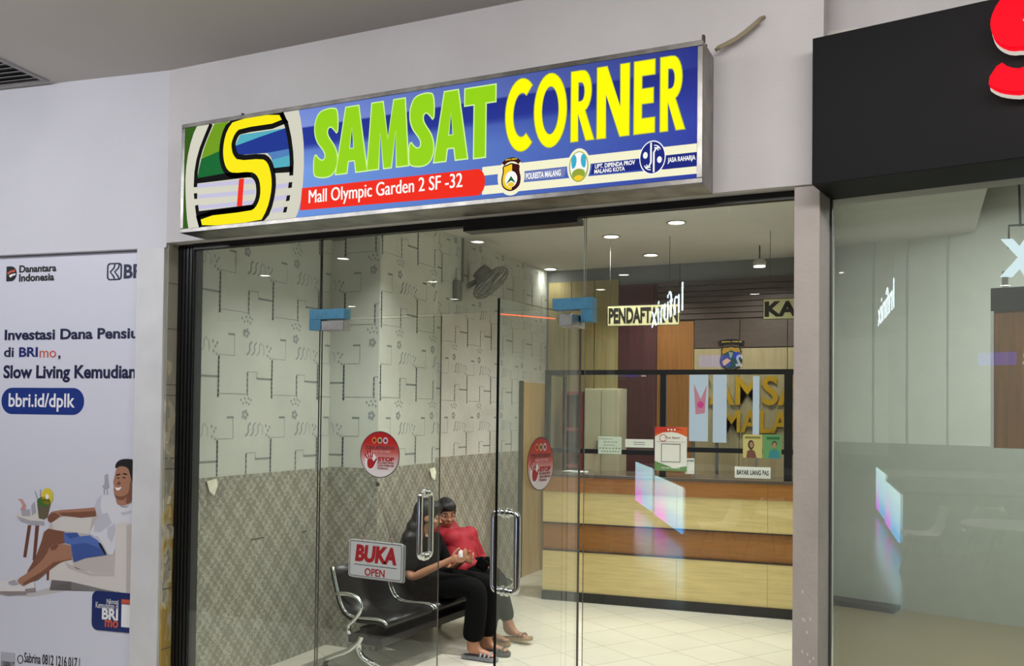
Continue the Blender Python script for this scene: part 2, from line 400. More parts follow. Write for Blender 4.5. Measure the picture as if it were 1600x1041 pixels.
# ------------------------------------------------------------------ inside of the licence office
SZ = 3.17
bm = B(); box(bm, -3.9, .4, .06, 5.12, SZ, SZ+.1); struct('ceiling_shop', bm, shop_ceil)
def damask_material():
    m = bpy.data.materials.new('damask_wallpaper'); m.use_nodes = True; nt = m.node_tree; b = nt.nodes['Principled BSDF']
    tc = nt.nodes.new('ShaderNodeTexCoord'); se = nt.nodes.new('ShaderNodeSeparateXYZ'); nt.links.new(tc.outputs['Object'], se.inputs[0])
    ad = nt.nodes.new('ShaderNodeMath'); ad.operation = 'ADD'; nt.links.new(se.outputs['X'], ad.inputs[0]); nt.links.new(se.outputs['Y'], ad.inputs[1])
    co = nt.nodes.new('ShaderNodeCombineXYZ'); nt.links.new(ad.outputs[0], co.inputs[0]); nt.links.new(se.outputs['Z'], co.inputs[1])
    def wav(k, ph):
        s = nt.nodes.new('ShaderNodeMath'); s.operation = 'MULTIPLY'; s.inputs[1].default_value = k; nt.links.new(ph, s.inputs[0])
        q = nt.nodes.new('ShaderNodeMath'); q.operation = 'SINE'; nt.links.new(s.outputs[0], q.inputs[0]); return q.outputs[0]
    def op(o, a, c, v=None):
        s = nt.nodes.new('ShaderNodeMath'); s.operation = o; nt.links.new(a, s.inputs[0])
        if c is None: s.inputs[1].default_value = v
        else: nt.links.new(c, s.inputs[1])
        return s.outputs[0]
    n = nt.nodes.new('ShaderNodeTexNoise'); n.inputs['Scale'].default_value = 62; n.inputs['Detail'].default_value = 2; nt.links.new(co.outputs[0], n.inputs['Vector'])
    vor = nt.nodes.new('ShaderNodeTexVoronoi'); vor.feature = 'DISTANCE_TO_EDGE'; vor.inputs['Scale'].default_value = 84; nt.links.new(co.outputs[0], vor.inputs['Vector'])
    x, z = ad.outputs[0], se.outputs['Z']
    big = op('MULTIPLY', wav(34.9, x), wav(26.0, z)); small = op('MULTIPLY', wav(105, x), wav(90, z))
    t = op('ADD', op('MULTIPLY', big, None, .22), op('MULTIPLY', small, None, .3))
    t = op('ADD', t, op('MULTIPLY', n.outputs['Fac'], None, 1.2)); t = op('ADD', t, op('MULTIPLY', vor.outputs['Distance'], None, -2.4))
    r = nt.nodes.new('ShaderNodeValToRGB'); e = r.color_ramp.elements
    e[0].position = .28; e[0].color = lin((140, 137, 123)); e[1].position = .58; e[1].color = lin((186, 184, 172))
    nt.links.new(t, r.inputs[0])
    n2 = nt.nodes.new('ShaderNodeTexNoise'); n2.inputs['Scale'].default_value = 3; nt.links.new(co.outputs[0], n2.inputs['Vector'])
    mx = nt.nodes.new('ShaderNodeMixRGB'); mx.blend_type = 'MULTIPLY'; nt.links.new(n2.outputs['Fac'], mx.inputs[0]); nt.links.new(r.outputs[0], mx.inputs[1]); mx.inputs[2].default_value = (.80, .79, .76, 1)
    nt.links.new(mx.outputs[0], b.inputs['Base Color']); b.inputs['Roughness'].default_value = .6
    return m
paper = mat('pale_wallpaper', (196, 198, 188), .6, noise=.06, nscale=3, bump=.05, bscale=150)
ink = mat('wallpaper_ink', (152, 157, 154), .7); ink2 = mat('wallpaper_ink_dark', (134, 139, 134), .7)
damask = damask_material()
def motif_face(bm, p0, d, length, n, z0, z1, phase):
    """step lines, curls and small flowers printed on the upper wallpaper, as thin raised ink, clipped to the face"""
    p0 = Vector(p0); d = Vector(d).normalized(); n = Vector(n).normalized()
    M = Matrix(((d.x, 0, n.x, p0.x), (d.y, 0, n.y, p0.y), (0, 1, 0, 0), (0, 0, 0, 1)))
    def quad(u0, u1, v0, v1, mi):
        u0, u1 = max(0.004, u0), min(length-.004, u1); v0, v1 = max(z0, v0), min(z1, v1)
        if u1 <= u0 or v1 <= v0: return
        vs = [bm.verts.new(M @ Vector((u, v, .0015))) for u, v in ((u0, v0), (u1, v0), (u1, v1), (u0, v1))]
        bm.faces.new(vs).material_index = mi
    def poly(pts, mi):
        if any(not (0.004 < p[0] < length-.004) or not (z0 < p[1] < z1) for p in pts): return
        vs = [bm.verts.new(M @ Vector((u, v, .0016))) for u, v in pts]; bm.faces.new(vs).material_index = mi
    T = .004; H = .013
    ku = int(length/.48)+2; kv = int((z1-z0)/.505)+2
    for i in range(-1, ku+1):
        for j in range(-1, kv+1):
            U = phase+i*.48; V = 1.215+j*.505
            for s in range(9): quad(U-.008, U+.008, V+s*.028, V+s*.028+.02, 3)          # dotted riser
            quad(U-.004, U+.004, V, V+.25, 2)
            quad(U, U+.13, V+.252, V+.252+T, 2); quad(U+.13, U+.13+T, V+.252, V+.38, 2); quad(U+.075, U+.135, V+.376, V+.376+H, 3)
            quad(U, U+.25, V+.02, V+.02+T, 2)
            for s in range(4): quad(U+.245, U+.258, V+.03+s*.034, V+.03+s*.034+.026, 3)
            quad(U+.25, U+.25+T, V+.02, V+.16, 2)
            quad(U+.25, U+.335, V+.16, V+.16+T, 2); quad(U+.335, U+.335+T, V+.12, V+.165, 2); quad(U+.335, U+.482, V+.115, V+.115+H, 3)
            quad(U+.478, U+.478+T, V+.12, V+.25, 2)
            cu, cv = U+.30, V+.30                                                        # curling ribbon
            for q in range(3):
                a = [(cu-.06+q*.045+.05*t+.012*math.sin(6*t), cv-.035+.085*t) for t in [k/5 for k in range(6)]]
                poly(stroke(a, .014-.004*q)[:], 2)
            a = [(cu+.075, cv+.04), (cu+.095, cv+.03), (cu+.10, cv), (cu+.098, cv-.03)]; poly(stroke(a, .004), 2)
            for du, dv in ((.13, .03), (.15, .0), (.135, -.03), (.16, -.045), (.165, .02)): poly(ellipse(cu+du, cv+dv, .008, .011, 6), 2)
            fu, fv = U+.235, V+.40                                                       # flower and petals
            for k in range(5):
                an = k*1.257; poly(ellipse(fu+.02*math.cos(an), fv+.02*math.sin(an), .013, .013, 7), 2)
            for du, dv in ((-.02, .07), (.01, .075), (.035, .065), (-.005, .1), (.03, .1), (.05, .09), (.02, .125), (-.04, .09)): poly(ellipse(fu+du, fv+dv, .008, .01, 6), 2)
def paper_wall(name, p0, p1, n, phase, zb=1.245, ztop=SZ, thick=.08):
    bm = B(); p0 = Vector(p0+(0,)); p1 = Vector(p1+(0,)); d = (p1-p0); L = d.length; d.normalize(); n = Vector(n+(0,)).normalized()
    for a, b, mi in ((0, zb, 1), (zb, ztop, 0)):
        q = [p0, p1, p1-n*thick, p0-n*thick]
        lo = [bm.verts.new((v.x, v.y, a)) for v in q]; hi = [bm.verts.new((v.x, v.y, b)) for v in q]
        fs = [bm.faces.new(lo[::-1]), bm.faces.new(hi)] + [bm.faces.new((lo[i], lo[(i+1) % 4], hi[(i+1) % 4], hi[i])) for i in range(4)]
        for f in fs: f.material_index = mi
    bmesh.ops.recalc_face_normals(bm, faces=bm.faces)
    motif_face(bm, p0, d, L, n, zb+.004, ztop-.004, phase)
    me = bpy.data.meshes.new(name); bm.to_mesh(me); bm.free()
    o = link(name, me, [paper, damask, ink, ink2]); o['kind'] = 'structure'
    return o
paper_wall('wall_left_inner', (-3.80, .06), (-3.80, 1.335), (1, 0), .22-.06)
paper_wall('wall_column_front', (-3.80, 1.32), (-3.392, 1.32), (0, -1), .12, 1.25)
paper_wall('wall_column_side', (-3.39, 1.3202), (-3.39, 2.12), (1, 0), .02, 1.255)
paper_wall('wall_column_end', (-3.392, 2.118), (-3.66, 2.118), (0, 1), .1)
paper_wall('wall_left_rear', (-3.66, 2.03), (-3.66, 4.99), (1, 0), .16, 1.265)
# torn flap of wallpaper at the border of the left wall, and one by the door
flap_m = mat('torn_paper', (222, 218, 196), .7)
for nm, (px, py), X in (('torn_wallpaper', (325, 752), -3.796), ('torn_wallpaper', (672, 733), -3.386)):
    p = at_x(px, py, X); bm = B()
    vs = [bm.verts.new(p+Vector(v)) for v in ((0, -.01, .0), (.0, .07, .01), (.022, .055, -.03), (.03, .02, -.085), (.012, .0, -.06))]
    bm.faces.new(vs); ext = bmesh.ops.extrude_face_region(bm, geom=bm.faces[:])
    bmesh.ops.translate(bm, vec=(.002, 0, .0), verts=[v for v in ext['geom'] if isinstance(v, bmesh.types.BMVert)])
    o = bmo(nm, bm, flap_m)
    tag(o, 'curled scrap of torn wallpaper hanging on the wall left of the glass door' if px == 325 else 'small torn wallpaper scrap on the column above the seated woman in black', 'wallpaper scrap')
# scuffs on the lower paper
bm = B()
for px, py, L in ((402, 842, .06), (475, 831, .03)):
    p = at_x(px, py, -3.8); box(bm, p.x+.0005, p.x+.002, p.y-L, p.y+L, p.z-.005, p.z+.005)
struct('trim_7', bm, mat('scuff', (90, 86, 76), .8))
# rear wall of the office with its coloured timber panels
wood_olive = mat('olive_wood_panel', (158, 144, 98), .5, noise=.14, nscale=3, stretch=(14, 14, .8))
wood_maroon = mat('maroon_wood_panel', (78, 46, 48), .45, noise=.18, nscale=3, stretch=(16, 16, .7))
wood_orange = mat('orange_wood_panel', (138, 92, 46), .45, noise=.18, nscale=3, stretch=(14, 14, .8))
wood_beige = mat('beige_wood_panel', (158, 145, 112), .5, noise=.1, nscale=3, stretch=(12, 12, .8))
grey_band = mat('grey_band', (120, 122, 120), .6)
umber = mat('dark_umber_panel', (78, 66, 60), .5, noise=.12, nscale=3, stretch=(3, 3, 12))
YB = 5.0
bm = B(); box(bm, -3.7, .5, YB, YB+.1, 0, SZ); wb = struct('wall_back', bm, grey_band)
def xat(px, y=YB, py=600): return at_y(px, py, y).x
x0, x1, x2, x3 = xat(857), xat(967), xat(1027), xat(1085)
bm = B()
xs = [x0+(x1-x0)*k/3 for k in range(4)]
for k in range(3): box(bm, xs[k]+.004, xs[k+1]-.004, YB-.03, YB, 0, 3.04)
bmo('wood_panel', bm, wood_olive, wb)
bm = B(); box(bm, x1+.003, x2-.003, YB-.03, YB, 0, 2.98); bmo('wood_panel', bm, wood_maroon, wb)
bm = B(); box(bm, x2+.003, x3-.003, YB-.03, YB, 0, 2.58); bmo('wood_panel', bm, wood_orange, wb)
bm = B()
for k in range(4): box(bm, x3+.003+k*.45, x3+.447+k*.45, YB-.03, YB, 0, 2.30)
bmo('wood_panel', bm, wood_beige, wb)
bm = B()
for k in range(7): box(bm, x2+.003, .45, YB-.035, YB, 2.60+k*.056, 2.648+k*.056)
for k in range(4): box(bm, x3+.003+k*.45, x3+.447+k*.45, YB-.03, YB, 2.31, 2.59)
bmo('wood_panel', bm, umber, wb)
# wooden leaf standing against the left rear wall
p0 = at_x(812, 700, -3.655).y
bm = B(); box(bm, -3.659, -3.62, p0, YB-.05, 0.0, 1.955, bev=.003); box(bm, -3.66, -3.615, p0-.02, p0, 0, 1.965, mi=1)
struct('door_3', bm, [mat('pale_oak_door', (188, 158, 100), .45, noise=.12, nscale=3, stretch=(10, 10, .7)), mat('dark_door_edge', (60, 52, 40), .5)])
# partition towards the shop on the right
bm = B(); M = Matrix.Identity(4)
q = [(-.44, .1), (-.36, .1), (-.74, 5.1), (-.82, 5.1)]
lo = [bm.verts.new((x, y, 0)) for x, y in q]; hi = [bm.verts.new((x, y, CZ)) for x, y in q]
bm.faces.new(lo[::-1]); bm.faces.new(hi)
for i in range(4): bm.faces.new((lo[i], lo[(i+1) % 4], hi[(i+1) % 4], hi[i]))
struct('wall_partition', bm, mat('partition_paint', (206, 208, 202), .6, noise=.02))

# ------------------------------------------------------------------ glass front
GT = .006
def glass_box(name, x0, x1, z0, z1, m=pane, M=None, parent=None, t=GT, edges=True):
    bm = B(); box(bm, x0, x1, -t, t, z0, z1)
    bmesh.ops.recalc_face_normals(bm, faces=bm.faces)
    for f in bm.faces: f.material_index = 0 if abs(f.normal.y) > .5 else 1
    if M is not None: bmesh.ops.transform(bm, matrix=M, verts=bm.verts)
    return bmo(name, bm, [m, edge_glass], parent)
for nm, a, b, z0, z1 in (('window_1', -3.782, -2.902, 0.0, 2.556), ('window_2', -2.894, -1.416, 2.135, 2.556), ('window_3', -1.408, -.475, 0.0, 2.556)):
    glass_box(nm, a, b, z0, z1, pane_v if nm == 'window_1' else pane)['kind'] = 'structure'
# patch fittings at the two top corners
fit_blue = mat('blue_film_on_fitting', (70, 128, 158), .35, .3, noise=.15, nscale=20)
def patch(name, pa, pb, xs, gap, left):
    """L-shaped clamp: the part on the fixed glass (still in blue film) and the part on the leaf"""
    bm = B(); x0, x1 = xs
    box(bm, x0, x1, -.03, .03, gap, gap+.055, bev=.002)
    if left: box(bm, x0, x0+.075, -.03, .03, gap-.055, gap, bev=.002)
    else: box(bm, x1-.06, x1, -.03, .03, gap-.058, gap, bev=.002)
    return bm
# left leaf, shut
d1 = thing('door_1', None, None); d1['kind'] = 'structure'
LX0, LX1 = -2.888, -2.166
glass_box('glass_leaf', LX0, LX1, .01, 2.122, parent=d1)
bm = patch('a', 0, 0, (-2.952, -2.73), 2.126, True); bmo('patch_fitting', bm, fit_blue, d1)
bm = B(); box(bm, -2.872, -2.73, -.032, .032, 2.066, 2.118, bev=.003); bmo('pivot_clamp', bm, steel, d1)
def handle(name, M, z0, z1, side, parent):
    """long D-shaped pull bar with its two stand-offs"""
    bm = B(); y = .055*side; r_ = .0145
    pts = rounded([(0, .006*side, z0+.03), (0, y, z0), (0, y, z1), (0, .006*side, z1-.03)], .045, 6)
    pts = rounded([(0, .005*side, z0+.012), (0, y, z0+.012), (0, y, z1-.012), (0, .005*side, z1-.012)], .05, 8)
    tube(bm, pts, r_, 14)
    for z in (z0+.012, z1-.012):
        lathe(bm, [(.021, 0), (.021, .008), (.016, .011)], 18, Matrix.Translation((0, .0065*side, z)) @ Matrix.Rotation(-math.pi/2*side, 4, 'X'))
    bmesh.ops.transform(bm, matrix=M, verts=bm.verts)
    return bmo(name, bm, chrome, parent, True)
for s in (-1, 1): handle('pull_handle', Matrix.Translation((-2.242, 0, 0)), .915, 1.255, s, d1)
# right leaf, swung out towards the viewer
d2 = thing('door_2', None, None); d2['kind'] = 'structure'
PV = Vector((-1.457, 0, 0)); TH = math.radians(180+83.5)      # leaf direction from the pivot, in plan
MD = Matrix.Translation(PV) @ Matrix.Rotation(TH, 4, 'Z')     # x runs from the pivot to the free edge
glass_box('glass_leaf', -.052, .672, .01, 2.105, M=MD, parent=d2)
bm = patch('a', 0, 0, (-1.562, -1.362), 2.126, False); bmo('patch_fitting', bm, fit_blue, d2)
bm = B(); box(bm, -.045, .10, -.034, .034, 2.042, 2.10, MD, bev=.004); bmo('pivot_clamp', bm, steel, d2)
for s in (-1, 1): handle('pull_handle', MD @ Matrix.Translation((.60, 0, 0)), .915, 1.255, s, d2)

# right-hand shop: its glass, its pale interior
o = glass_box('window_4', .002, 5, 0, 2.56, m=pane_r, M=FR); o['kind'] = 'structure'
bm = B(); box(bm, -.006, .004, -.012, .012, 0, 2.56, FR); box(bm, .735, .738, -.009, .009, 0, 2.56, FR); struct('trim_8', bm, mat('silicone_joint', (70, 74, 70), .6))
FB = frame_of((-.39, 4.53, 0), -15.8)
bm = B(); q = [(-.33, .10), (6, -1.0), (6, 3.0), (-.70, 4.62)]
lo = [bm.verts.new((x, y, .0005)) for x, y in q]; hi = [bm.verts.new((x, y, .006)) for x, y in q]
bm.faces.new(lo[::-1]); bm.faces.new(hi)
for i in range(4): bm.faces.new((lo[i], lo[(i+1) % 4], hi[(i+1) % 4], hi[i]))
struct('floor_neighbour', bm, mat('brown_beige_floor', (146, 134, 104), .3, noise=.05, nscale=2))
pale = mat('pale_green_white_paint', (214, 220, 212), .7, noise=.02)
pale2 = mat('grey_green_dado', (176, 184, 175), .6, noise=.03)
bm = B(); box(bm, -.6, 5, 0, .1, 1.42, CZ, FB); box(bm, -.6, 5, -.01, .1, 0.0, 1.42, FB, mi=1)
for x in (.02, .30, .62, 1.2, 1.9): box(bm, x, x+.01, -.012, 0, 1.42, CZ, FB, mi=2)
struct('wall_back_neighbour', bm, [pale, pale2, mat('panel_joint', (200, 206, 199), .7)])
bm = B(); box(bm, -.70, .05, -.1, .1, 0, .05, Matrix.Translation((-.47, 4.42, 0)) @ Matrix.Rotation(math.radians(-15.8), 4, 'Z') @ Matrix.Translation((.25, 0, 0)))
tag(bmo('floor_grille', bm, softblack), 'black floor box in the corner of the pale empty shop behind the right-hand glass', 'floor box')
#NEXT
# ------------------------------------------------------------------ lightbox sign over the office
SX, SZ0, SY = -3.596, 2.584, -.30
sign = thing('lightbox_sign', 'long backlit blue lightbox sign in a steel frame over the glass front', 'sign', (SX, -.1, SZ0))
I = sign.matrix_world
def under(o, par):
    """keep a part's world place while hanging it on its thing"""
    o.parent = par; o.matrix_parent_inverse = Matrix.Translation(-Vector(par.location))
    return o
MS = wall_frame((SX, SY, SZ0), 0)            # (a, b) on the sign's face
bm = B()
box(bm, SX, SX+2.792, -.285, -.102, SZ0, SZ0+.583)
under(bmo('sign_casing', bm, dull_steel), sign)
bm = B()
for a, b, c, d in ((0, 2.792, .0, .022), (0, 2.792, .561, .583), (0, .022, .022, .561), (2.77, 2.792, .022, .561)):
    box(bm, SX+a, SX+b, SY-.008, -.284, SZ0+c, SZ0+d, bev=.002)
under(bmo('sign_frame', bm, mat('worn_steel', (132, 130, 126), .3, 1.0, noise=.25, nscale=14)), sign)
def film_material():
    """printed sign film, backlit: periwinkle to navy from end to end with one darker band"""
    m = bpy.data.materials.new('sign_film'); m.use_nodes = True; nt = m.node_tree; b = nt.nodes['Principled BSDF']
    tc = nt.nodes.new('ShaderNodeTexCoord'); se = nt.nodes.new('ShaderNodeSeparateXYZ'); nt.links.new(tc.outputs['Object'], se.inputs[0])
    def mapr(src, a, b_):
        q = nt.nodes.new('ShaderNodeMapRange'); q.inputs['From Min'].default_value = a; q.inputs['From Max'].default_value = b_; nt.links.new(src, q.inputs[0]); return q.outputs[0]
    def ramp(src, st):
        r = nt.nodes.new('ShaderNodeValToRGB'); e = r.color_ramp.elements
        e[0].position, e[0].color = st[0][0], lin(st[0][1]); e[1].position, e[1].color = st[1][0], lin(st[1][1])
        for p, c in st[2:]:
            q = e.new(p); q.color = lin(c)
        nt.links.new(src, r.inputs[0]); return r.outputs[0]
    x = mapr(se.outputs['X'], SX+.75, SX+2.77); z = mapr(se.outputs['Z'], SZ0, SZ0+.583)
    left = ramp(z, [(0, (106, 150, 222)), (.45, (118, 158, 226)), (.60, (96, 130, 205)), (.63, (60, 82, 170)), (.66, (24, 44, 146)), (.80, (22, 40, 142)), (.815, (128, 150, 220)), (1, (112, 136, 212))])
    right = ramp(z, [(0, (36, 52, 150)), (.45, (44, 58, 156)), (.60, (34, 46, 142)), (.80, (22, 30, 118)), (.83, (34, 44, 132)), (1, (26, 34, 116))])
    mx = nt.nodes.new('ShaderNodeMixRGB'); nt.links.new(x, mx.inputs[0]); nt.links.new(left, mx.inputs[1]); nt.links.new(right, mx.inputs[2])
    nt.links.new(mx.outputs[0], b.inputs['Emission Color']); b.inputs['Emission Strength'].default_value = .95
    b.inputs['Base Color'].default_value = (.01, .015, .05, 1); b.inputs['Roughness'].default_value = .5; b.inputs['Specular IOR Level'].default_value = .06
    return m
bm = B(); box(bm, SX+.022, SX+2.77, SY-.004, SY+.01, SZ0+.022, SZ0+.561)
face = under(bmo('sign_face', bm, film_material()), sign)
G = {k: glow('film_'+k, c, s) for k, c, s in (('green', (146, 208, 20), 1.0), ('greenedge', (206, 240, 150), 1.0), ('yellow', (255, 244, 0), 1.05), ('yellowedge', (180, 190, 90), .8), ('cream', (246, 243, 208), .95),
     ('white', (245, 245, 240), 1.0), ('dimwhite', (226, 224, 206), .82), ('red', (236, 42, 24), 1.0), ('ink', (6, 6, 8), .2), ('leaf', (60, 110, 24), .62), ('lime', (120, 168, 28), .8), ('dgreen', (16, 112, 52), .8),
     ('navy', (30, 56, 150), .85), ('navy2', (28, 40, 128), .9), ('cyan', (86, 182, 200), .85), ('sky', (84, 134, 196), .85), ('lilac', (204, 200, 228), .88), ('logoyellow', (250, 232, 10), .98), ('maroon', (70, 14, 16), .7), ('grey', (120, 130, 185), .9), ('gold', (240, 200, 40), 1), ('teal', (60, 170, 200), 1), ('olive', (150, 170, 60), .9))}
LV = [0]
def onface(name, polys, m, lift=1, par=None):
    o = shape(name, polys, MS @ Matrix.Translation((0, 0, .005+.0006*lift)), m, None, .0006)
    return under(o, sign)
def L5(*pts): return [uv_of(280+x/4.959, 160+y/4.959, MS) for x, y in pts]
def cl(pts, u0=.022, u1=2.77, v0=.022, v1=.561): return [(min(max(x, u0), u1), min(max(y, v0), v1)) for x, y in pts]
onface('logo_ground', [cl([(0, 0), (.30, 0), (.30, .6), (0, .6)])], G['leaf'], 1)
disc = L5((145, 188), (120, 240), (95, 320), (75, 410), (62, 500), (55, 600), (56, 690), (58, 750), (62, 830), (68, 910), (78, 985), (908, 905), (928, 850), (945, 780), (958, 700), (966, 610), (972, 500), (972, 420), (970, 320), (960, 220), (948, 140), (932, 60))
onface('logo_disc', [cl(disc)], G['dimwhite'], 2)
onface('logo_leaf', [cl(L5((280, 170), (390, 150), (345, 250), (322, 345), (320, 380), (178, 442), (200, 360), (235, 270)))], G['lime'], 3)
onface('logo_leaf', [L5((178, 442), (320, 380), (330, 450), (360, 556), (148, 592), (160, 520))], G['dgreen'], 3)
onface('logo_blue', [L5((440, 345), (480, 255), (830, 203), (852, 300), (865, 400), (868, 498), (742, 512), (720, 430), (690, 395), (465, 412), (440, 385))], G['navy'], 3)
onface('logo_sky', [L5((440, 342), (480, 255), (828, 204), (640, 268))], G['cyan'], 4)
onface('logo_sky', [L5((690, 395), (865, 362), (866, 412), (728, 448), (715, 420))], G['sky'], 4)
onface('logo_sky', [L5((728, 448), (866, 410), (868, 498), (742, 512))], G['cyan'], 4)
for t in range(3):
    y = 636+t*83
    onface('logo_stripe', [L5((146+t*4, y), (585+t*6, y-42), (592+t*4, y-6), (150+t*4, y+30))], G['lilac'], 3)
    onface('logo_stripe', [L5((752-t*12, 640+t*92), (868-t*17, 625+t*92), (864-t*17, 660+t*92), (750-t*12, 676+t*92))], G['lilac'], 3)
onface('logo_mark', [L5((472, 597), (510, 592), (495, 806), (454, 808))], G['red'], 4)
Y1 = [(775, 84), (812, 156), (480, 205), (440, 245), (415, 310), (413, 350), (425, 410), (465, 455), (650, 440), (690, 465), (715, 530), (727, 620), (718, 720), (690, 830), (632, 938), (190, 975), (172, 890), (560, 845), (600, 820), (630, 760), (640, 690), (632, 610), (605, 560), (560, 540), (425, 552), (385, 530), (360, 480), (348, 400), (355, 310), (380, 220), (435, 140)]
ys = chaikin(L5(*Y1), 1)
onface('logo_outline', [cl(offset_poly(ys, .027))], G['ink'], 5)
onface('logo_letter', [cl(ys)], G['logoyellow'], 6)
arcL = L5((256, 172), (215, 270), (180, 360), (155, 450), (140, 540), (134, 660)); onface('logo_outline', [stroke(cl(arcL), .024)], G['ink'], 5)
onface('logo_outline', [stroke(cl(L5((143, 800), (152, 870), (176, 975))), .022)], G['ink'], 5)
onface('logo_outline', [L5((122, 708), (148, 706), (148, 750), (126, 752))], G['ink'], 5)
arcR = L5((800, 80), (840, 180), (862, 280), (876, 390), (880, 470), (876, 570)); onface('logo_outline', [stroke(cl(arcR), .024)], G['ink'], 5)
for q in (((857, 624), (884, 620), (880, 664), (852, 668)), ((842, 726), (868, 721), (862, 764), (834, 770)), ((822, 815), (847, 811), (838, 854), (812, 858))): onface('logo_outline', [L5(*q)], G['ink'], 5)
for q in (((150, 590), (360, 553), (560, 540), (560, 582), (146, 632)), ((736, 513), (885, 496), (885, 544), (744, 552)), ((158, 846), (575, 795), (600, 822), (560, 846), (170, 890))): onface('logo_outline', [L5(*q)], G['ink'], 5)
# word 1, heavy green capitals with a pale edge
GLY = {
 'S': ([[(.95, .97), (.97, .62), (.84, .69), (.68, .75), (.54, .72), (.52, .64), (.62, .56), (.86, .43), (.98, .28), (.94, .12), (.76, .02), (.45, 0), (.15, .02), (.0, .06), (.02, .37), (.18, .28), (.35, .24), (.47, .27), (.49, .34), (.38, .42), (.13, .54), (.02, .68), (.04, .84), (.20, .97), (.5, 1), (.75, 1)]], 2),
 'A': ([[(0, 0), (.30, 1), (.70, 1), (1, 0), (.66, 0), (.615, .18), (.385, .18), (.345, 0)], [(.42, .36), (.58, .36), (.50, .70)]], 0),
 'M': ([[(0, 0), (.10, 1), (.36, 1), (.5, .42), (.64, 1), (.90, 1), (1, 0), (.73, 0), (.69, .56), (.585, 0), (.415, 0), (.31, .56), (.27, 0)]], 0),
 'T': ([[(0, 1), (1, 1), (1, .77), (.68, .77), (.68, 0), (.32, 0), (.32, .77), (0, .77)]], 0),
 'C': ([ellipse(.62, .5, .62, .5, 26, 52, 308)[:] + ellipse(.62, .5, .34, .31, 22, 300, 60)], 0),
 'O': ([ellipse(.5, .5, .5, .5, 34), ellipse(.5, .5, .27, .33, 30)], 0),
 'R': ([[(0, 0), (0, 1)] + [(.45, 1)] + [(.5+.38*math.cos(math.radians(a)), .71+.29*math.sin(math.radians(a))) for a in range(75, -76, -15)] + [(.62, .41), (1, 0), (.66, 0), (.30, .40), (.30, 0)], [(.30, .56), (.30, .84), (.42, .84)] + [(.46+.14*math.cos(math.radians(a)), .70+.135*math.sin(math.radians(a))) for a in range(75, -76, -25)] + [(.42, .56)]], 0),
 'N': ([[(0, 0), (0, 1), (.30, 1), (.73, .40), (.73, 1), (1, 1), (1, 0), (.72, 0), (.27, .62), (.27, 0)]], 0),
 'E': ([[(0, 0), (0, 1), (1, 1), (1, .80), (.36, .80), (.36, .61), (.93, .61), (.93, .41), (.36, .41), (.36, .20), (1, .20), (1, 0)]], 0)}
def glyph(ch, u0, u1, v0, v1, lean=0.0):
    out = []
    polys, it = GLY[ch]
    for pl in polys:
        if it: pl = chaikin(pl, it)
        out.append([(u0+x*(u1-u0)+lean*(y-.5), v0+y*(v1-v0)) for x, y in pl])
    return out
wordg = [('S', .87, 1.013, .207, .541), ('A', 1.003, 1.181, .216, .534), ('M', 1.184, 1.411, .217, .534), ('S', 1.416, 1.55, .205, .541), ('A', 1.551, 1.722, .216, .534), ('T', 1.709, 1.861, .213, .532)]
for ch, a, b, c, d in wordg:
    P = glyph(ch, a, b, c, d)
    onface('lettering', [offset_poly(P[0], .006)] + [offset_poly(h, -.004) for h in P[1:]], G['greenedge'], 3)
    onface('lettering', P, G['green'], 4)
for ch, a, b, c, d in [('C', 1.913, 2.04, .218, .540), ('O', 2.052, 2.203, .220, .543), ('R', 2.225, 2.328, .232, .534), ('N', 2.343, 2.484, .231, .534), ('E', 2.506, 2.593, .231, .534), ('R', 2.618, 2.719, .229, .535)]:
    P = glyph(ch, a, b, c, d)
    onface('lettering', [offset_poly(P[0], .004)] + [offset_poly(h, -.003) for h in P[1:]], G['yellowedge'], 3)
    onface('lettering', P, G['yellow'], 4)
def facetext(body, u0, u1, v0, v1, m, bold=.02, lift=4, **k):
    o = text('lettering', body, u0, u1, v0, v1, MS @ Matrix.Translation((0, 0, .005+.0006*lift)), m, None, bold, depth=.0004, **k); return under(o, sign)
# red address banner, cream stripes, badges
onface('banner', [[(.80, .166), (.79, .056)] + ellipse(1.775, .101, .04, .06, 12, -90, 90)[:]], G['red'], 3)
for dx in (0, .0025): facetext('Mall Olympic Garden 2 SF -32', .842+dx, 1.698+dx, .066, .152, G['white'], 0.0)
onface('stripe', [[(1.8, .128), (1.8, .167), (2.77, .163), (2.77, .128)]], G['cream'], 2)
onface('stripe', [[(1.8, .042), (1.8, .081), (2.77, .070), (2.77, .040)]], G['cream'], 2)
onface('name_plate', [[(1.996, .084), (2.003, .124), (2.205, .124), (2.195, .084)]], G['grey'], 2)
onface('name_plate', [[(2.316, .082), (2.325, .125), (2.54, .125), (2.54, .080)]], G['navy2'], 2)
onface('name_plate', [[(2.63, .070), (2.63, .128), (2.77, .128), (2.77, .070)]], G['navy2'], 2)
facetext('POLRESTA MALANG', 2.015, 2.18, .090, .117, G['white'], .03)
facetext('UPT. DIPENDA PROV', 2.335, 2.512, .104, .123, G['white'], .03)
facetext('MALANG KOTA', 2.333, 2.468, .083, .101, G['white'], .03)
facetext('JASA RAHARJA', 2.65, 2.765, .091, .117, G['white'], .03)
onface('badge_ground', [ellipse(1.943, .110, .066, .084)], G['cream'], 3)
sh = chaikin([(1.90, .160), (1.925, .165), (1.943, .172), (1.961, .165), (1.986, .160), (1.982, .135), (1.992, .10), (1.985, .062), (1.943, .040), (1.901, .062), (1.894, .10), (1.904, .135)], 2)
onface('badge', [sh], G['maroon'], 4)
onface('badge', [[p for p in offset_poly(sh, -.006) if p[0] < 1.952]], G['gold'], 5)
onface('badge', [ellipse(1.944, .098, .030, .036)], G['white'], 6)
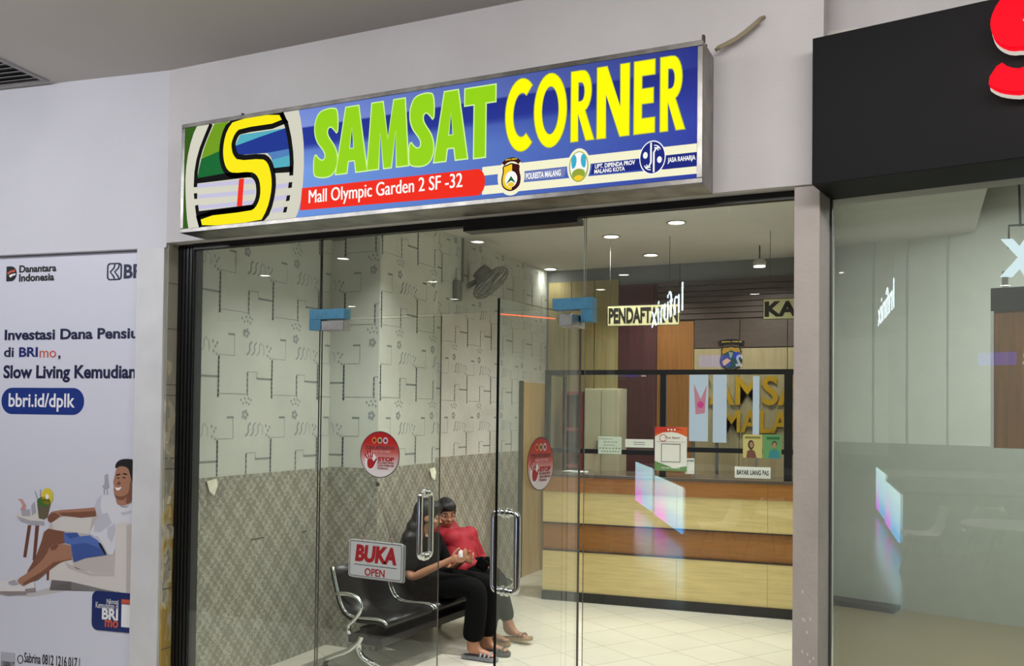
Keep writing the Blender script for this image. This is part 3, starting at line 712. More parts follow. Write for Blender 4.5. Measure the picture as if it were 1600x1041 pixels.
onface('badge', [[(1.920, .078), (1.944, .112), (1.968, .078), (1.944, .092)]], G['dgreen'], 7)
onface('badge', [ellipse(1.944, .074, .016, .010)], G['gold'], 7)
onface('badge', [stroke(ellipse(1.944, .150, .046, .036, 12, 30, 150), .018)], G['maroon'], 4)
facetext('JAWA TIMUR', 1.916, 1.972, .181, .190, G['gold'], .03, 5)
onface('badge_ground', [ellipse(2.262, .122, .053, .078)], G['cream'], 3)
onface('badge', [ellipse(2.262, .121, .044, .066)], G['olive'], 4); onface('badge', [ellipse(2.262, .123, .039, .060)], G['white'], 5)
onface('badge', [chaikin([(2.228, .165), (2.246, .176), (2.254, .15), (2.247, .118), (2.230, .112)], 1)], G['teal'], 6)
onface('badge', [chaikin([(2.296, .165), (2.278, .176), (2.270, .15), (2.277, .118), (2.294, .112)], 1)], G['teal'], 6)
onface('badge', [ellipse(2.262, .090, .030, .022)], G['olive'], 6); onface('badge', [ellipse(2.262, .072, .020, .012)], G['gold'], 7)
onface('badge_ground', [ellipse(2.586, .125, .056, .071)], G['white'], 3); onface('badge', [ellipse(2.586, .125, .052, .066)], G['navy2'], 4)
for s in (-1, 1):
    c = (2.586, .125)
    onface('badge', [stroke([(c[0]+s*.006, c[1]-s*.062), (c[0]+s*.006, c[1]+s*.02), (c[0]+s*.016, c[1]+s*.038), (c[0]+s*.030, c[1]+s*.040)], .007)], G['white'], 5)
    onface('badge', [ellipse(c[0]+s*.030, c[1]-s*.012, .010, .014, 14)], G['white'], 5)
    for r_ in (.020, .030): onface('badge', [stroke([(c[0]+s*(.008+r_*math.cos(math.radians(a))*.9), c[1]+s*(.020+r_*math.sin(math.radians(a)))) for a in range(20, 100, 12)], .004)], G['white'], 5)
# cable from the sign's corner up to the wall
bm = B()
pts = [at_y(1119, 78, -.16), at_y(1122, 74, -.15), at_y(1135, 68, -.13), at_y(1150, 60, -.125), at_y(1165, 49, -.122), at_y(1178, 38, -.12), at_y(1188, 29, -.12), at_y(1194, 27, -.102)]
tube(bm, pts, .008, 8)
tube(bm, [p+Vector((.004, -.012, -.012)) for p in pts[1:-1]], .006, 8)
tag(bmo('cable', bm, mat('beige_cable', (150, 138, 112), .5)), 'pale cable running from the lightbox corner up into the white wall', 'cable')
rust = mat('rusty_steel', (84, 74, 64), .7, .4)
bm = B(); box(bm, -.815, -.805, -.28, -.26, SZ0+.58, SZ0+.615); under(bmo('bracket', bm, rust), sign)
bm = B(); lathe(bm, [(.012, 0), (.012, .022)], 10, Matrix.Translation((-.822, -.2, SZ0+.582))); under(bmo('cable_gland', bm, rust), sign)
bm = B(); lathe(bm, [(.008, 0), (.008, .014)], 8, Matrix.Translation((SX+.40, -.29, SZ0+.582))); under(bmo('screw', bm, rust), sign)

# ------------------------------------------------------------------ bank advertising poster on the left wall
MP = ML @ Matrix.Translation((0, 0, -.045))       # poster plane, recessed behind the frame post
poster = thing('wall_poster', 'tall pale advertising poster with a reclining man in blue shorts left of the glass front', 'poster', (-4.5, -.10, .2))
def U(px, py): return uv_of(px, py, MP)
sheet_m = mat('poster_sheet', (216, 217, 230), .35, spec=.4)
def pst(name, polys, m, lift=1):
    return under(shape(name, polys, MP @ Matrix.Translation((0, 0, .0006*lift)), m, None, .0008), poster)
bm = B(); box(bm, -2.0, -.10, -.003, .0, .02, 2.56); bmesh.ops.transform(bm, matrix=MP @ Matrix(((1, 0, 0, 0), (0, 0, 1, 0), (0, 1, 0, 0), (0, 0, 0, 1))), verts=bm.verts)
under(bmo('poster_sheet', bm, sheet_m), poster)
navy_ink = mat('navy_ink', (22, 26, 66), .5); blk_ink = mat('black_ink', (24, 24, 30), .5); red_ink = mat('orange_red_ink', (206, 88, 62), .5); blue_ink = mat('royal_blue_ink', (28, 54, 132), .4); wht_ink = mat('white_ink', (240, 240, 244), .5)
def ptext(body, a, b, m, bold=.012, lift=3, align='LEFT', **k):
    """a: lower-left pixel, b: upper-right pixel of the lettering"""
    (u0, v0), (u1, v1) = U(*a), U(*b)
    return under(text('lettering', body, u0, u1, v0, v1, MP @ Matrix.Translation((0, 0, .0006*lift)), m, None, bold, depth=.0004, align=align, **k), poster)
ptext('Danantara', (30.5, 426.5), (88.5, 412.5), blk_ink, .03); ptext('Indonesia', (30, 440.5), (85, 426.5), blk_ink, .03)
a, b = U(10, 440), U(26.5, 416); w, h = b[0]-a[0], b[1]-a[1]
pst('logo', [[(a[0], a[1]), (a[0], b[1])]+ellipse(a[0]+w*.45, (a[1]+b[1])/2, w*.55, h/2, 14, 90, -90)], blk_ink, 2)
pst('logo', [chaikin([(a[0]+w*.2, a[1]+h*.42), (a[0]+w*.95, a[1]+h*.54), (a[0]+w*.9, a[1]+h*.40), (a[0]+w*.6, a[1]+h*.36), (a[0]+w*.42, a[1]+h*.22)], 1)], wht_ink, 3)
pst('logo', [stroke([(a[0]+w*.12, a[1]+h*.50), (a[0]+w*.4, a[1]+h*.64), (a[0]+w*.85, a[1]+h*.70)], h*.14)], red_ink, 3)
a, b = U(167, 438.5), U(191, 410.5); w, h = b[0]-a[0], b[1]-a[1]
pst('logo', [rrect(a[0], b[0], a[1], b[1], w*.2), rrect(a[0]+w*.1, b[0]-w*.1, a[1]+h*.08, b[1]-h*.08, w*.14)], navy_ink, 2)
for q in (.22, .52): pst('logo', [stroke([(a[0]+w*(q+.30), b[1]-h*.06), (a[0]+w*(q+.26), a[1]+h*.72), (a[0]+w*q, a[1]+h*.48), (a[0]+w*(q+.22), a[1]+h*.24), (a[0]+w*(q+.30), a[1]+h*.06)], w*.09)], navy_ink, 3)
ptext('BRI', (193.5, 435.5), (229, 412), navy_ink, .03)
ptext('Investasi Dana Pensiun', (7.5, 532), (229, 511.5), navy_ink, .03); ptext('di', (6.5, 558), (22, 542.5), navy_ink, .02); ptext('BRI', (30, 558), (59.5, 542.5), mat('bank_blue', (24, 40, 110), .5), .03)
ptext('mo', (62, 559), (88, 548), red_ink, 0.0); ptext(',', (91, 562), (95, 555.5), navy_ink, .02)
ptext('Slow Living Kemudian', (5.5, 597.5), (213, 570), navy_ink, .03)
(u0, v0), (u1, v1) = U(2, 647), U(132, 606.5)
pst('button', [rrect(u0, u1, v0, v1, (v1-v0)*.49, 8)], blue_ink, 1)
ptext('bbri.id/dplk', (13.5, 642.5), (117.5, 615), wht_ink, .018)
def P4(*pts): return [U(x/2.967, 690+y/2.967) for x, y in pts]
skin_i = mat('printed_skin', (172, 122, 98), .5); skin_d = mat('printed_skin_dark', (128, 84, 66), .5); shirt_i = mat('printed_white_shirt', (220, 220, 228), .5); shirt_d = mat('printed_shirt_fold', (196, 197, 210), .5)
short_i = mat('printed_blue_shorts', (82, 112, 184), .5); short_d = mat('printed_shorts_fold', (62, 88, 158), .5); hair_i = mat('printed_black_hair', (28, 24, 26), .5)
sofa_i = mat('printed_cream_sofa', (218, 212, 208), .5); sofa_d = mat('printed_sofa_fold', (196, 188, 184), .5); floor_i = mat('printed_floor', (196, 192, 192), .5); shad_i = mat('printed_dark_floor', (112, 104, 104), .5)
brown_i = mat('printed_brown_wood', (112, 70, 56), .5); drink_i = mat('printed_tumbler', (104, 94, 74), .5); lemon_i = mat('printed_lemon', (226, 204, 60), .5); leaf_i = mat('printed_mint', (70, 110, 50), .5); shoe_i = mat('printed_shoe', (226, 222, 222), .5); sole_i = mat('printed_sole', (150, 136, 136), .5); grey_i = mat('printed_grey', (170, 168, 178), .5); pink_i = mat('printed_pink', (206, 150, 146), .5)
art = [
 ('sofa', [(230, 690), (600, 700), (600, 640), (420, 620), (240, 640)], shad_i, 1),
 ('sofa', [(222, 420), (240, 350), (330, 345), (428, 350), (470, 300), (640, 300), (640, 560), (300, 560), (230, 470)], sofa_d, 2),
 ('sofa', [(240, 352), (330, 345), (428, 352), (415, 430), (250, 410)], sofa_i, 3),
 ('sofa', [(225, 600), (290, 555), (420, 535), (540, 530), (545, 700), (330, 650), (225, 640)], sofa_i, 3),
 ('sofa', [(330, 545), (430, 530), (535, 528), (530, 612), (440, 608), (350, 590)], sofa_d, 4),
 ('sofa', [(538, 390), (560, 378), (625, 374), (625, 715), (590, 712), (535, 690)], sofa_i, 8),
 ('sofa', [(590, 390), (625, 376), (625, 715), (588, 712)], sofa_d, 9),
 ('sofa', [(218, 600), (230, 598), (228, 642), (218, 644)], brown_i, 4),
 ('side_table', [(130, 388), (146, 388), (122, 538), (108, 536)], brown_i, 2), ('side_table', [(165, 390), (182, 390), (165, 560), (152, 550)], brown_i, 2),
 ('side_table', [(75, 340), (100, 326), (150, 322), (200, 330), (208, 352), (206, 388), (150, 386), (100, 372), (78, 356)], sofa_i, 3), ('side_table', [(78, 345), (140, 366), (206, 370), (206, 388), (150, 386), (100, 372)], grey_i, 4),
 ('glass', [(174, 290), (236, 288), (222, 350), (205, 362), (182, 356)], drink_i, 5), ('glass', [(162, 230), (166, 229), (184, 285), (178, 286)], grey_i, 5), ('glass', [(186, 222), (190, 222), (192, 285), (187, 285)], grey_i, 5),
 ('drinking_bird', [(82, 268), (104, 266), (122, 296), (116, 318), (96, 316), (106, 296), (96, 276)], pink_i, 5), ('drinking_bird', [(100, 320), (140, 314), (142, 346), (104, 346)], grey_i, 4), ('drinking_bird', [(146, 300), (160, 278), (168, 330), (150, 342)], grey_i, 5),
 ('drinking_bird', [(486, 156), (500, 150), (504, 196), (508, 216), (488, 220), (474, 210), (486, 196)], grey_i, 3), ('drinking_bird', [(482, 218), (487, 218), (487, 248), (482, 248)], grey_i, 3), ('drinking_bird', [(496, 218), (500, 218), (500, 248), (496, 248)], grey_i, 3),
 ('arm', [(222, 350), (240, 326), (285, 318), (390, 310), (440, 306), (448, 346), (380, 354), (290, 344), (262, 360), (238, 376), (226, 372)], skin_i, 5),
 ('arm', [(275, 330), (380, 326), (445, 322), (446, 346), (380, 354), (290, 344)], skin_d, 6),
 ('leg', [(130, 600), (170, 530), (195, 460), (205, 420), (225, 404), (300, 418), (305, 470), (260, 478), (225, 520), (190, 580), (150, 640), (120, 640)], skin_d, 5),
 ('leg', [(80, 640), (130, 610), (190, 560), (220, 520), (232, 490), (255, 472), (340, 482), (345, 545), (285, 558), (240, 590), (180, 640), (110, 668), (90, 664)], skin_i, 6),
 ('leg', [(110, 655), (200, 600), (250, 560), (330, 545), (345, 545), (285, 558), (240, 590), (180, 640), (110, 668)], skin_d, 7),
 ('shorts', [(298, 424), (360, 422), (372, 440), (430, 434), (470, 460), (496, 526), (400, 540), (345, 560), (336, 520), (330, 478), (302, 468)], short_i, 7),
 ('shorts', [(335, 478), (400, 470), (460, 492), (496, 526), (400, 540), (345, 560)], short_d, 8),
 ('shoe', [(0, 648), (40, 640), (66, 626), (92, 660), (118, 676), (122, 706), (40, 712), (0, 700)], shoe_i, 7), ('shoe', [(0, 694), (120, 694), (124, 708), (40, 714), (0, 706)], sole_i, 8), ('shoe', [(118, 668), (160, 646), (166, 694), (120, 698)], shoe_i, 6), ('shoe', [(118, 684), (166, 678), (166, 696), (120, 700)], sole_i, 7),
 ('shirt', [(440, 306), (452, 270), (474, 246), (530, 250), (552, 292), (600, 292), (640, 270), (640, 380), (560, 380), (538, 400), (536, 526), (500, 524), (456, 458), (412, 434), (440, 380), (468, 340)], shirt_i, 6),
 ('shirt', [(468, 340), (500, 330), (520, 380), (470, 420), (440, 420), (440, 380)], shirt_d, 7),
 ('head', [(540, 280), (552, 298), (590, 296), (625, 270), (625, 100), (560, 110), (540, 130), (534, 160), (526, 190), (532, 206), (528, 222), (532, 246), (540, 262)], skin_i, 7),
 ('head', [(580, 296), (600, 230), (606, 180), (625, 170), (625, 270)], skin_d, 8),
 ('hair', [(536, 128), (540, 100), (560, 84), (590, 80), (625, 84), (625, 200), (612, 180), (606, 150), (596, 120), (560, 112)], hair_i, 9),
 ('face', [(540, 154), (560, 148), (562, 153), (542, 160)], hair_i, 9), ('face', [(572, 146), (594, 150), (592, 156), (572, 152)], hair_i, 9), ('face', [(546, 168), (556, 166), (556, 171), (547, 173)], hair_i, 9), ('face', [(570, 165), (586, 166), (584, 171), (570, 170)], hair_i, 9),
 ('face', [(534, 210), (550, 216), (568, 208), (560, 224), (544, 228)], wht_ink, 9), ('face', [(556, 180), (564, 198), (546, 202), (544, 196)], skin_d, 9),
]
art += [
 ('shirt', [(440, 306), (452, 270), (474, 248), (466, 300), (476, 336), (462, 346)], shirt_d, 8), ('shirt', [(500, 400), (536, 380), (536, 420), (520, 470), (500, 440)], shirt_d, 7),
 ('shirt', [(420, 436), (456, 440), (490, 490), (500, 522), (456, 458)], shirt_d, 8), ('shirt', [(552, 292), (566, 306), (590, 306), (602, 292), (590, 298), (566, 298)], grey_i, 8), ('shirt', [(560, 330), (625, 318), (625, 330), (570, 342)], shirt_d, 7),
 ('shorts', [(300, 426), (356, 424), (368, 440), (330, 452)], short_d, 8), ('belt', [(456, 470), (470, 468), (498, 522), (488, 524)], hair_i, 9),
 ('hand', [(222, 352), (242, 330), (262, 332), (282, 344), (262, 362), (240, 376), (226, 370)], skin_d, 7), ('leg', [(236, 488), (258, 474), (276, 480), (262, 500), (240, 506)], skin_d, 7),
 ('shoe', [(40, 650), (70, 640), (92, 662), (70, 668), (46, 664)], grey_i, 9), ('sofa', [(300, 560), (420, 610), (530, 614), (530, 626), (420, 624), (320, 590)], sofa_d, 4),
 ('head', [(532, 246), (540, 262), (560, 276), (590, 262), (600, 236), (580, 252), (556, 256)], skin_d, 8), ('floor', [(90, 716), (330, 650), (535, 690), (520, 700), (330, 690), (150, 720)], floor_i, 1)]
for nm, pts, m, lf in art: pst('printed_'+nm, [chaikin(P4(*pts), 1) if len(pts) > 12 or nm in ('head', 'hair', 'face', 'belt', 'hand') else P4(*pts)], m, lf)
pst('printed_lemon', [ellipse(*U(221/2.967, 690+255/2.967), .041, .05)], lemon_i, 6); pst('printed_lemon', [ellipse(*U(221/2.967, 690+256/2.967), .012, .015)], wht_ink, 7)
pst('printed_mint', [ellipse(*U(205/2.967, 690+280/2.967), .05, .03)], leaf_i, 6)
(u0, v0), (u1, v1) = U(144, 983.5), U(215, 928)
pst('badge', [rrect(u0, u1, v0, v1, .04, 6)], mat('navy_badge', (20, 40, 104), .4), 10)
ptext('Nikmati', (168, 943), (186.5, 937), wht_ink, .0, 12); ptext('Kemudahan di', (151, 949.5), (186.5, 943), wht_ink, .0, 12)
ptext('BRI', (160.5, 967.5), (186, 952), wht_ink, .04, 12); ptext('mo', (165, 979.5), (186.5, 970), red_ink, .03, 12)
(u0, v0), (u1, v1) = U(190.5, 979.5), U(214, 946); pst('badge', [[(u0, v0), (u1, v0), (u1, v1), (u0, v1)]], wht_ink, 11)
(u0, v0), (u1, v1) = U(191, 943), U(214, 938); pst('badge', [[(u0, v0), (u1, v0), (u1, v1), (u0, v1)]], red_ink, 11)
(u0, v0), (u1, v1) = U(1, 1041), U(24, 1021); pst('badge', [[(u0, v0), (u1, v0), (u1, v1), (u0, v1)]], mat('printed_grey_box', (180, 180, 190), .5), 2)
ptext('1500017', (3, 1041), (23, 1035), blk_ink, .02, 4)
pst('logo', [ellipse(*U(32, 1030.5), .022, .026), ellipse(*U(32, 1030.5), .017, .021)], blk_ink, 3)
ptext('Sabrina 0812 1216 017 |', (38, 1040), (125, 1028.5), blk_ink, .01, 3)
ptext('S', (28, 1046), (34, 1041.5), blk_ink, .01, 3)

# ------------------------------------------------------------------ black shop board with a red letter
board = thing('shop_board', 'matt black projecting shop board with a glossy red letter over the right-hand glass', 'sign', (-.34, .05, 2.557))
bm = B(); box(bm, 0, 5, -.30, -.002, 2.557, 3.137, FR, bev=.002)
under(bmo('board', bm, mat('black_board', (9, 9, 12), .6, spec=.2, noise=.2, nscale=2, bump=.05, bscale=120)), board)
MB = MR @ Matrix.Translation((0, 0, .30))
bm_pts = chaikin([(.612, 2.95), (.60, 2.89), (.605, 2.83), (.635, 2.785), (.69, 2.76), (.76, 2.752), (.84, 2.752), (.88, 2.73), (.87, 2.70), (.80, 2.685), (.70, 2.692), (.65, 2.715), (.605, 2.655), (.66, 2.62), (.76, 2.597), (.86, 2.60), (.96, 2.64), (1.01, 2.72), (.98, 2.80), (.90, 2.85), (.78, 2.87), (.74, 2.90), (.76, 2.94), (.84, 2.955), (.94, 2.93), (.99, 3.0), (.92, 3.06), (.80, 3.085), (.70, 3.065), (.64, 3.01)], 2)
def big_s():
    V = lambda px, py: uv_of(px, py, MB)
    a = [V(1600, -6), V(1575, 4), V(1560, 22), V(1551, 48), V(1553, 66), V(1566, 84), V(1585, 92), V(1602, 94)]
    return a
V = lambda px, py: uv_of(px, py, MB)
pa = [V(1600, -8), V(1578, 2), V(1562, 18), V(1552, 40), V(1551, 55), V(1556, 70), V(1566, 80), V(1582, 86), V(1600, 84)]
s_out = [(pa[0][0]+.10, pa[0][1]+.03)] + pa
u9, v9 = pa[-1]
s_out += [(u9+.06, v9-.02), (u9+.07, v9-.045), (u9+.02, v9-.056)] + [V(1600, 119), V(1580, 117), V(1566, 107), V(1545, 139), V(1560, 149), V(1578, 153), V(1600, 154)]
u8, v8 = V(1600, 154)
s_out += [(u8+.09, v8+.01), (u8+.17, v8+.07), (u8+.17, v8+.14), (u8+.10, v8+.20), (u8+.01, v8+.235), (u8-.01, v8+.26), (u8+.03, v8+.285), (u8+.11, v8+.26), (u8+.15, v8+.33)]
me = flat_mesh([chaikin(s_out, 1)], .05); me.transform(MB @ Matrix.Translation((0, 0, .055))); me.name = 'letter'
under(link('letter', me, glow('red_acrylic_lit', (255, 6, 34), .95)), board)
me = flat_mesh([chaikin(s_out, 1)], .03); me.transform(MB @ Matrix.Translation((.0, -.004, .017))); me.name = 'letter_return'
under(link('letter_return', me, glow('white_letter_side', (236, 226, 214), .75)), board)

# ------------------------------------------------------------------ air grille in the gallery ceiling
v0, v1 = at_z(77, 125, CZ), at_z(0, 132, CZ)
va = at_z(0, 96, CZ)
ang = math.atan2(v0.y-v1.y, v0.x-v1.x)
FV = Matrix.Translation((v0.x, v0.y, CZ)) @ Matrix.Rotation(math.radians(8.5), 4, 'Z')
vent = thing('ceiling_grille', 'louvred air grille in the grey ceiling above the poster wall', 'air grille', (v0.x, v0.y, CZ))
bm = B(); box(bm, -.72, 0, -.40, -.37, -.012, 0, FV); box(bm, -.72, 0, -.03, 0, -.012, 0, FV); box(bm, -.03, 0, -.37, -.03, -.012, 0, FV); box(bm, -.72, -.69, -.37, -.03, -.012, 0, FV)
under(bmo('grille_frame', bm, mat('grille_grey', (150, 148, 148), .5)), vent)
bm = B()
for k in range(6):
    M = FV @ Matrix.Translation((-.36, -.065-k*.054, -.004)) @ Matrix.Rotation(math.radians(38), 4, 'X'); box(bm, -.335, .335, -.016, .016, -.0015, .0015, M)
under(bmo('louvre_blades', bm, mat('grille_grey', (150, 148, 148), .5)), vent)
bm = B(); box(bm, -.7, -.02, -.38, -.02, -.003, -.001, FV); under(bmo('duct_opening', bm, softblack), vent)
#NEXT2
# ------------------------------------------------------------------ things on the glass leaves
def sticker_material(axis_z, r):
    m = bpy.data.materials.new('sticker_print'); m.use_nodes = True; nt = m.node_tree; b = nt.nodes['Principled BSDF']
    tc = nt.nodes.new('ShaderNodeTexCoord'); se = nt.nodes.new('ShaderNodeSeparateXYZ'); nt.links.new(tc.outputs['Object'], se.inputs[0])
    q = nt.nodes.new('ShaderNodeMapRange'); q.inputs['From Min'].default_value = axis_z-r; q.inputs['From Max'].default_value = axis_z+r; nt.links.new(se.outputs['Z'], q.inputs[0])
    rp = nt.nodes.new('ShaderNodeValToRGB'); e = rp.color_ramp.elements
    e[0].position = .12; e[0].color = lin((232, 226, 226)); e[1].position = .36; e[1].color = lin((216, 176, 174))
    for p, c in ((.56, (200, 90, 84)), (.76, (190, 34, 30)), (1, (178, 20, 22))): k = e.new(p); k.color = lin(c)
    nt.links.new(q.outputs[0], rp.inputs[0]); nt.links.new(rp.outputs[0], b.inputs['Base Color']); b.inputs['Roughness'].default_value = .4
    return m
crimson = mat('crimson_print', (176, 20, 30), .5); dark_ring = mat('dark_rim', (58, 42, 44), .5); dark_red = mat('dark_red_print', (128, 22, 28), .5)
def sticker(name, label, M, cu, cv, r=.119):
    """round warning sticker on the glass; M is the plane of the leaf, z out"""
    w = M @ Vector((cu, cv, 0)); t = thing(name, label, 'sticker', w, 0, 'round stickers on the glass door leaves'); t.location = (w.x, w.y, w.z)
    P = M @ Matrix.Translation((cu, cv, 0))
    def pt(nm, polys, m, lift):
        return under(shape(nm, polys, P @ Matrix.Translation((0, 0, .0005*lift)), m, None, .0006), t)
    pt('sticker_rim', [ellipse(0, 0, r, r, 48)], dark_ring, 1)
    o = pt('sticker_disc', [ellipse(0, 0, r*.965, r*.965, 48)], sticker_material(w.z, r*.96), 2)
    for x, m in ((-.034, mat('orange_seal', (216, 120, 50), .5)), (0, mat('beige_seal', (190, 170, 130), .5)), (.034, mat('lilac_seal', (206, 190, 214), .5))):
        pt('seal', [ellipse(x, .072, .015, .017, 16)], m, 3); pt('seal', [ellipse(x, .072, .008, .009, 12)], dark_red if x else dark_ring, 4)
    # open hand
    palm = chaikin([(-.074, -.022), (-.046, -.020), (-.036, -.038), (-.026, -.030), (-.020, -.026), (-.026, -.046), (-.040, -.070), (-.060, -.074), (-.074, -.062)], 1)
    pt('hand_ground', [ellipse(-.053, -.036, .036, .045, 24)], white_gloss, 3); pt('hand_print', [palm], crimson, 4)
    for x0, y0, x1, y1 in ((-.072, -.024, -.091, .004), (-.064, -.020, -.076, .020), (-.055, -.019, -.058, .026), (-.047, -.020, -.042, .022)): pt('hand_print', [stroke([(x0, y0), (x1, y1)], .0075)], crimson, 4)
    pt('hand_print', [stroke([(-.032, -.040), (-.018, -.022)], .008)], crimson, 4)
    def tx(body, u0, u1, v0, v1, m, bold=.02):
        return under(text('lettering', body, u0, u1, v0, v1, P @ Matrix.Translation((0, 0, .002)), m, None, bold, depth=.0004), t)
    tx('ZONA INTEGRITAS', -.088, .088, .026, .044, mat('grey_print', (96, 60, 62), .5)); tx('MENUJU WBK WBBM', -.05, .062, .006, .021, mat('pale_pink_print', (226, 170, 166), .5))
    tx('STOP', -.010, .088, -.034, -.012, crimson, .05); tx('KORUPSI', -.010, .084, -.047, -.037, dark_red, .02); tx('GRATIFIKASI', -.010, .084, -.061, -.051, dark_red, .02); tx('PUNGLI', -.010, .05, -.075, -.065, dark_red, .02)
    return t
MG = wall_frame((0, -.0068, 0), 0)
u, v = uv_of(593.5, 710.5, MG); sticker('warning_sticker', 'round red and white sticker with a hand print on the shut left door leaf', MG, u, v)
nx = Vector((math.cos(TH), math.sin(TH), 0))
MRT = MD @ Matrix(((-1, 0, 0, 0), (0, 0, 1, .0068), (0, 1, 0, 0), (0, 0, 0, 1)))
u, v = uv_of(844.5, 725, MRT); sticker('warning_sticker', 'round red and white sticker with a hand print on the swung-open right door leaf', MRT, u, v, .115)
# hanging open sign
MO = wall_frame((0, -.026, 0), 0)
(u0, v1), (u1, v0) = uv_of(546, 842, MO), uv_of(629, 909, MO)
osg = thing('open_sign', 'white plastic sign with red lettering hung on a cord from the left door leaf', 'sign', (u0, -.02, v0))
MOr = MO @ Matrix.Translation((u0, v1, 0)) @ Matrix.Rotation(math.radians(-1.0), 4, 'Z') @ Matrix.Translation((-u0, -v1, 0))
wp = mat('white_sign_plastic', (196, 200, 200), .35)
under(shape('board', [rrect(u0, u1, v0, v1, .012)], MOr @ Matrix.Translation((0, 0, -.004)), wp, None, .008), osg)
under(shape('board_back', [rrect(u0+.008, u1+.008, v0-.006, v1-.006, .012)], MOr @ Matrix.Translation((0, 0, -.013)), mat('grey_sign_plastic', (150, 154, 152), .4), None, .006), osg)
under(shape('border', [rrect(u0+.006, u1-.006, v0+.006, v1-.006, .010), rrect(u0+.0085, u1-.0085, v0+.0085, v1-.0085, .008)], MOr @ Matrix.Translation((0, 0, .0006)), dark_ring, None, .0008), osg)
W_, H_ = u1-u0, v1-v0
redp = mat('deep_red_letter', (164, 24, 34), .45)
def otext(b, a0, a1, c0, c1, bold, shear=0.0):
    return under(text('lettering', b, u0+W_*a0, u0+W_*a1, v0+H_*c0, v0+H_*c1, MOr @ Matrix.Translation((0, 0, .0004)), redp, None, bold, shear, depth=.0012), osg)
otext('BUKA', .12, .89, .42, .88, .05, .12); otext('OPEN', .31, .68, .07, .27, .015)
under(shape('rule', [[(u0+W_*.1, v0+H_*.335), (u0+W_*.9, v0+H_*.335), (u0+W_*.9, v0+H_*.35), (u0+W_*.1, v0+H_*.35)]], MOr @ Matrix.Translation((0, 0, .0006)), dark_ring, None, .0006), osg)
hk = at_y(588, 757, -.02); a = at_y(566, 843, -.024); b = at_y(612, 847, -.024)
bm = B(); lathe(bm, [(.012, 0), (.012, .004), (.005, .006), (.004, .014)], 14, Matrix.Translation((hk.x, -.0066, hk.z)) @ Matrix.Rotation(math.pi/2, 4, 'X'))
under(bmo('suction_hook', bm, mat('smoky_plastic', (70, 66, 58), .3)), osg)
cordm = mat('brown_cord', (104, 84, 74), .7)
bm = B(); tube(bm, [a, hk+Vector((0, -.002, 0)), b], .0017, 6); under(bmo('cord', bm, cordm), osg)
for q in (a, b):
    bm = B(); tube(bm, rounded([q+Vector((-.006, 0, 0)), q+Vector((-.004, 0, .016)), q+Vector((.004, 0, .016)), q+Vector((.006, 0, 0)), q+Vector((0, 0, -.012))], .004, 3), .0025, 6); under(bmo('knot', bm, mat('pink_cord', (196, 150, 150), .6)), osg)

# ------------------------------------------------------------------ steel waiting bench
MBN = Matrix.Translation((-3.478, .86, 0)) @ Matrix.Rotation(math.radians(-4), 4, 'Z')
bench = thing('waiting_bench', 'black three-seat waiting bench with chrome arms and legs along the papered wall', 'bench', (-3.478, .86, 0), math.radians(-4))
blk_seat = mat('black_leatherette', (7, 7, 8), .38, spec=.4)
prof = [(.09, .655), (.105, .60), (.135, .50), (.16, .43), (.19, .385), (.235, .362), (.30, .356), (.40, .362), (.46, .364), (.50, .356), (.52, .338)]
prof = [(x, z) for x, z in prof]
def bench_part(name, bm, m, smooth=False):
    return bmo(name, bm, m, bench, smooth)
def slab(bm, prof, y0, y1, t):
    n = len(prof); top = []; bot = []
    for i, (x, z) in enumerate(prof):
        a = Vector(prof[max(0, i-1)]); b_ = Vector(prof[min(n-1, i+1)]); d = (b_-a).normalized(); nn = Vector((d.y, -d.x))   # downward/back side
        top.append((x, z)); bot.append((x-nn.x*-t if False else x+nn.x*t, z+nn.y*t))
    for y in (y0, y1): pass
    A0 = [bm.verts.new((x, y0, z)) for x, z in top]; A1 = [bm.verts.new((x, y1, z)) for x, z in top]
    C0 = [bm.verts.new((x, y0, z)) for x, z in bot]; C1 = [bm.verts.new((x, y1, z)) for x, z in bot]
    for i in range(n-1):
        for q in ((A0[i], A0[i+1], A1[i+1], A1[i]), (C0[i+1], C0[i], C1[i], C1[i+1]), (A0[i+1], A0[i], C0[i], C0[i+1]), (A1[i], A1[i+1], C1[i+1], C1[i])): bm.faces.new(q).smooth = True
    bm.faces.new((A0[0], A1[0], C1[0], C0[0])); bm.faces.new((A0[-1], C0[-1], C1[-1], A1[-1]))
for k in range(3):
    y0 = -.03+k*.55; y1 = y0+.52
    bm = B(); slab(bm, prof, y0+.012, y1-.012, .035); bench_part('seat_shell', bm, blk_seat)
    for y in (y0, y1):
        bm = B(); tube(bm, rounded([(x, y, z+.002) for x, z in prof], .03, 2), .0095, 8); bench_part('side_trim', bm, chrome)
bm = B(); box(bm, .30, .36, -.02, 1.62, .235, .30, bev=.006); bench_part('beam', bm, softblack)
bm = B(); box(bm, .20, .46, -.005, 1.58, .19, .24, bev=.004); bench_part('under_panel', bm, mat('dark_panel', (26, 27, 27), .5))
for y in (.005, 1.33):
    bm = B()
    tube(bm, rounded([(.012, y, .045), (.09, y, .085), (.20, y, .125), (.30, y, .21), (.315, y, .28)], .06, 5), [.016]*2+[.02]*40 if False else .020, 10)
    tube(bm, rounded([(.315, y, .26), (.27, y, .17), (.30, y, .11), (.44, y, .055)], .05, 5), .019, 10)
    bench_part('leg', bm, chrome)
    for x in (.012, .44):
        bm = B(); lathe(bm, [(.020, .0), (.022, .01), (.014, .016), (.010, .05)], 12, Matrix.Translation((x, y, 0))); bench_part('foot_pad', bm, softblack)
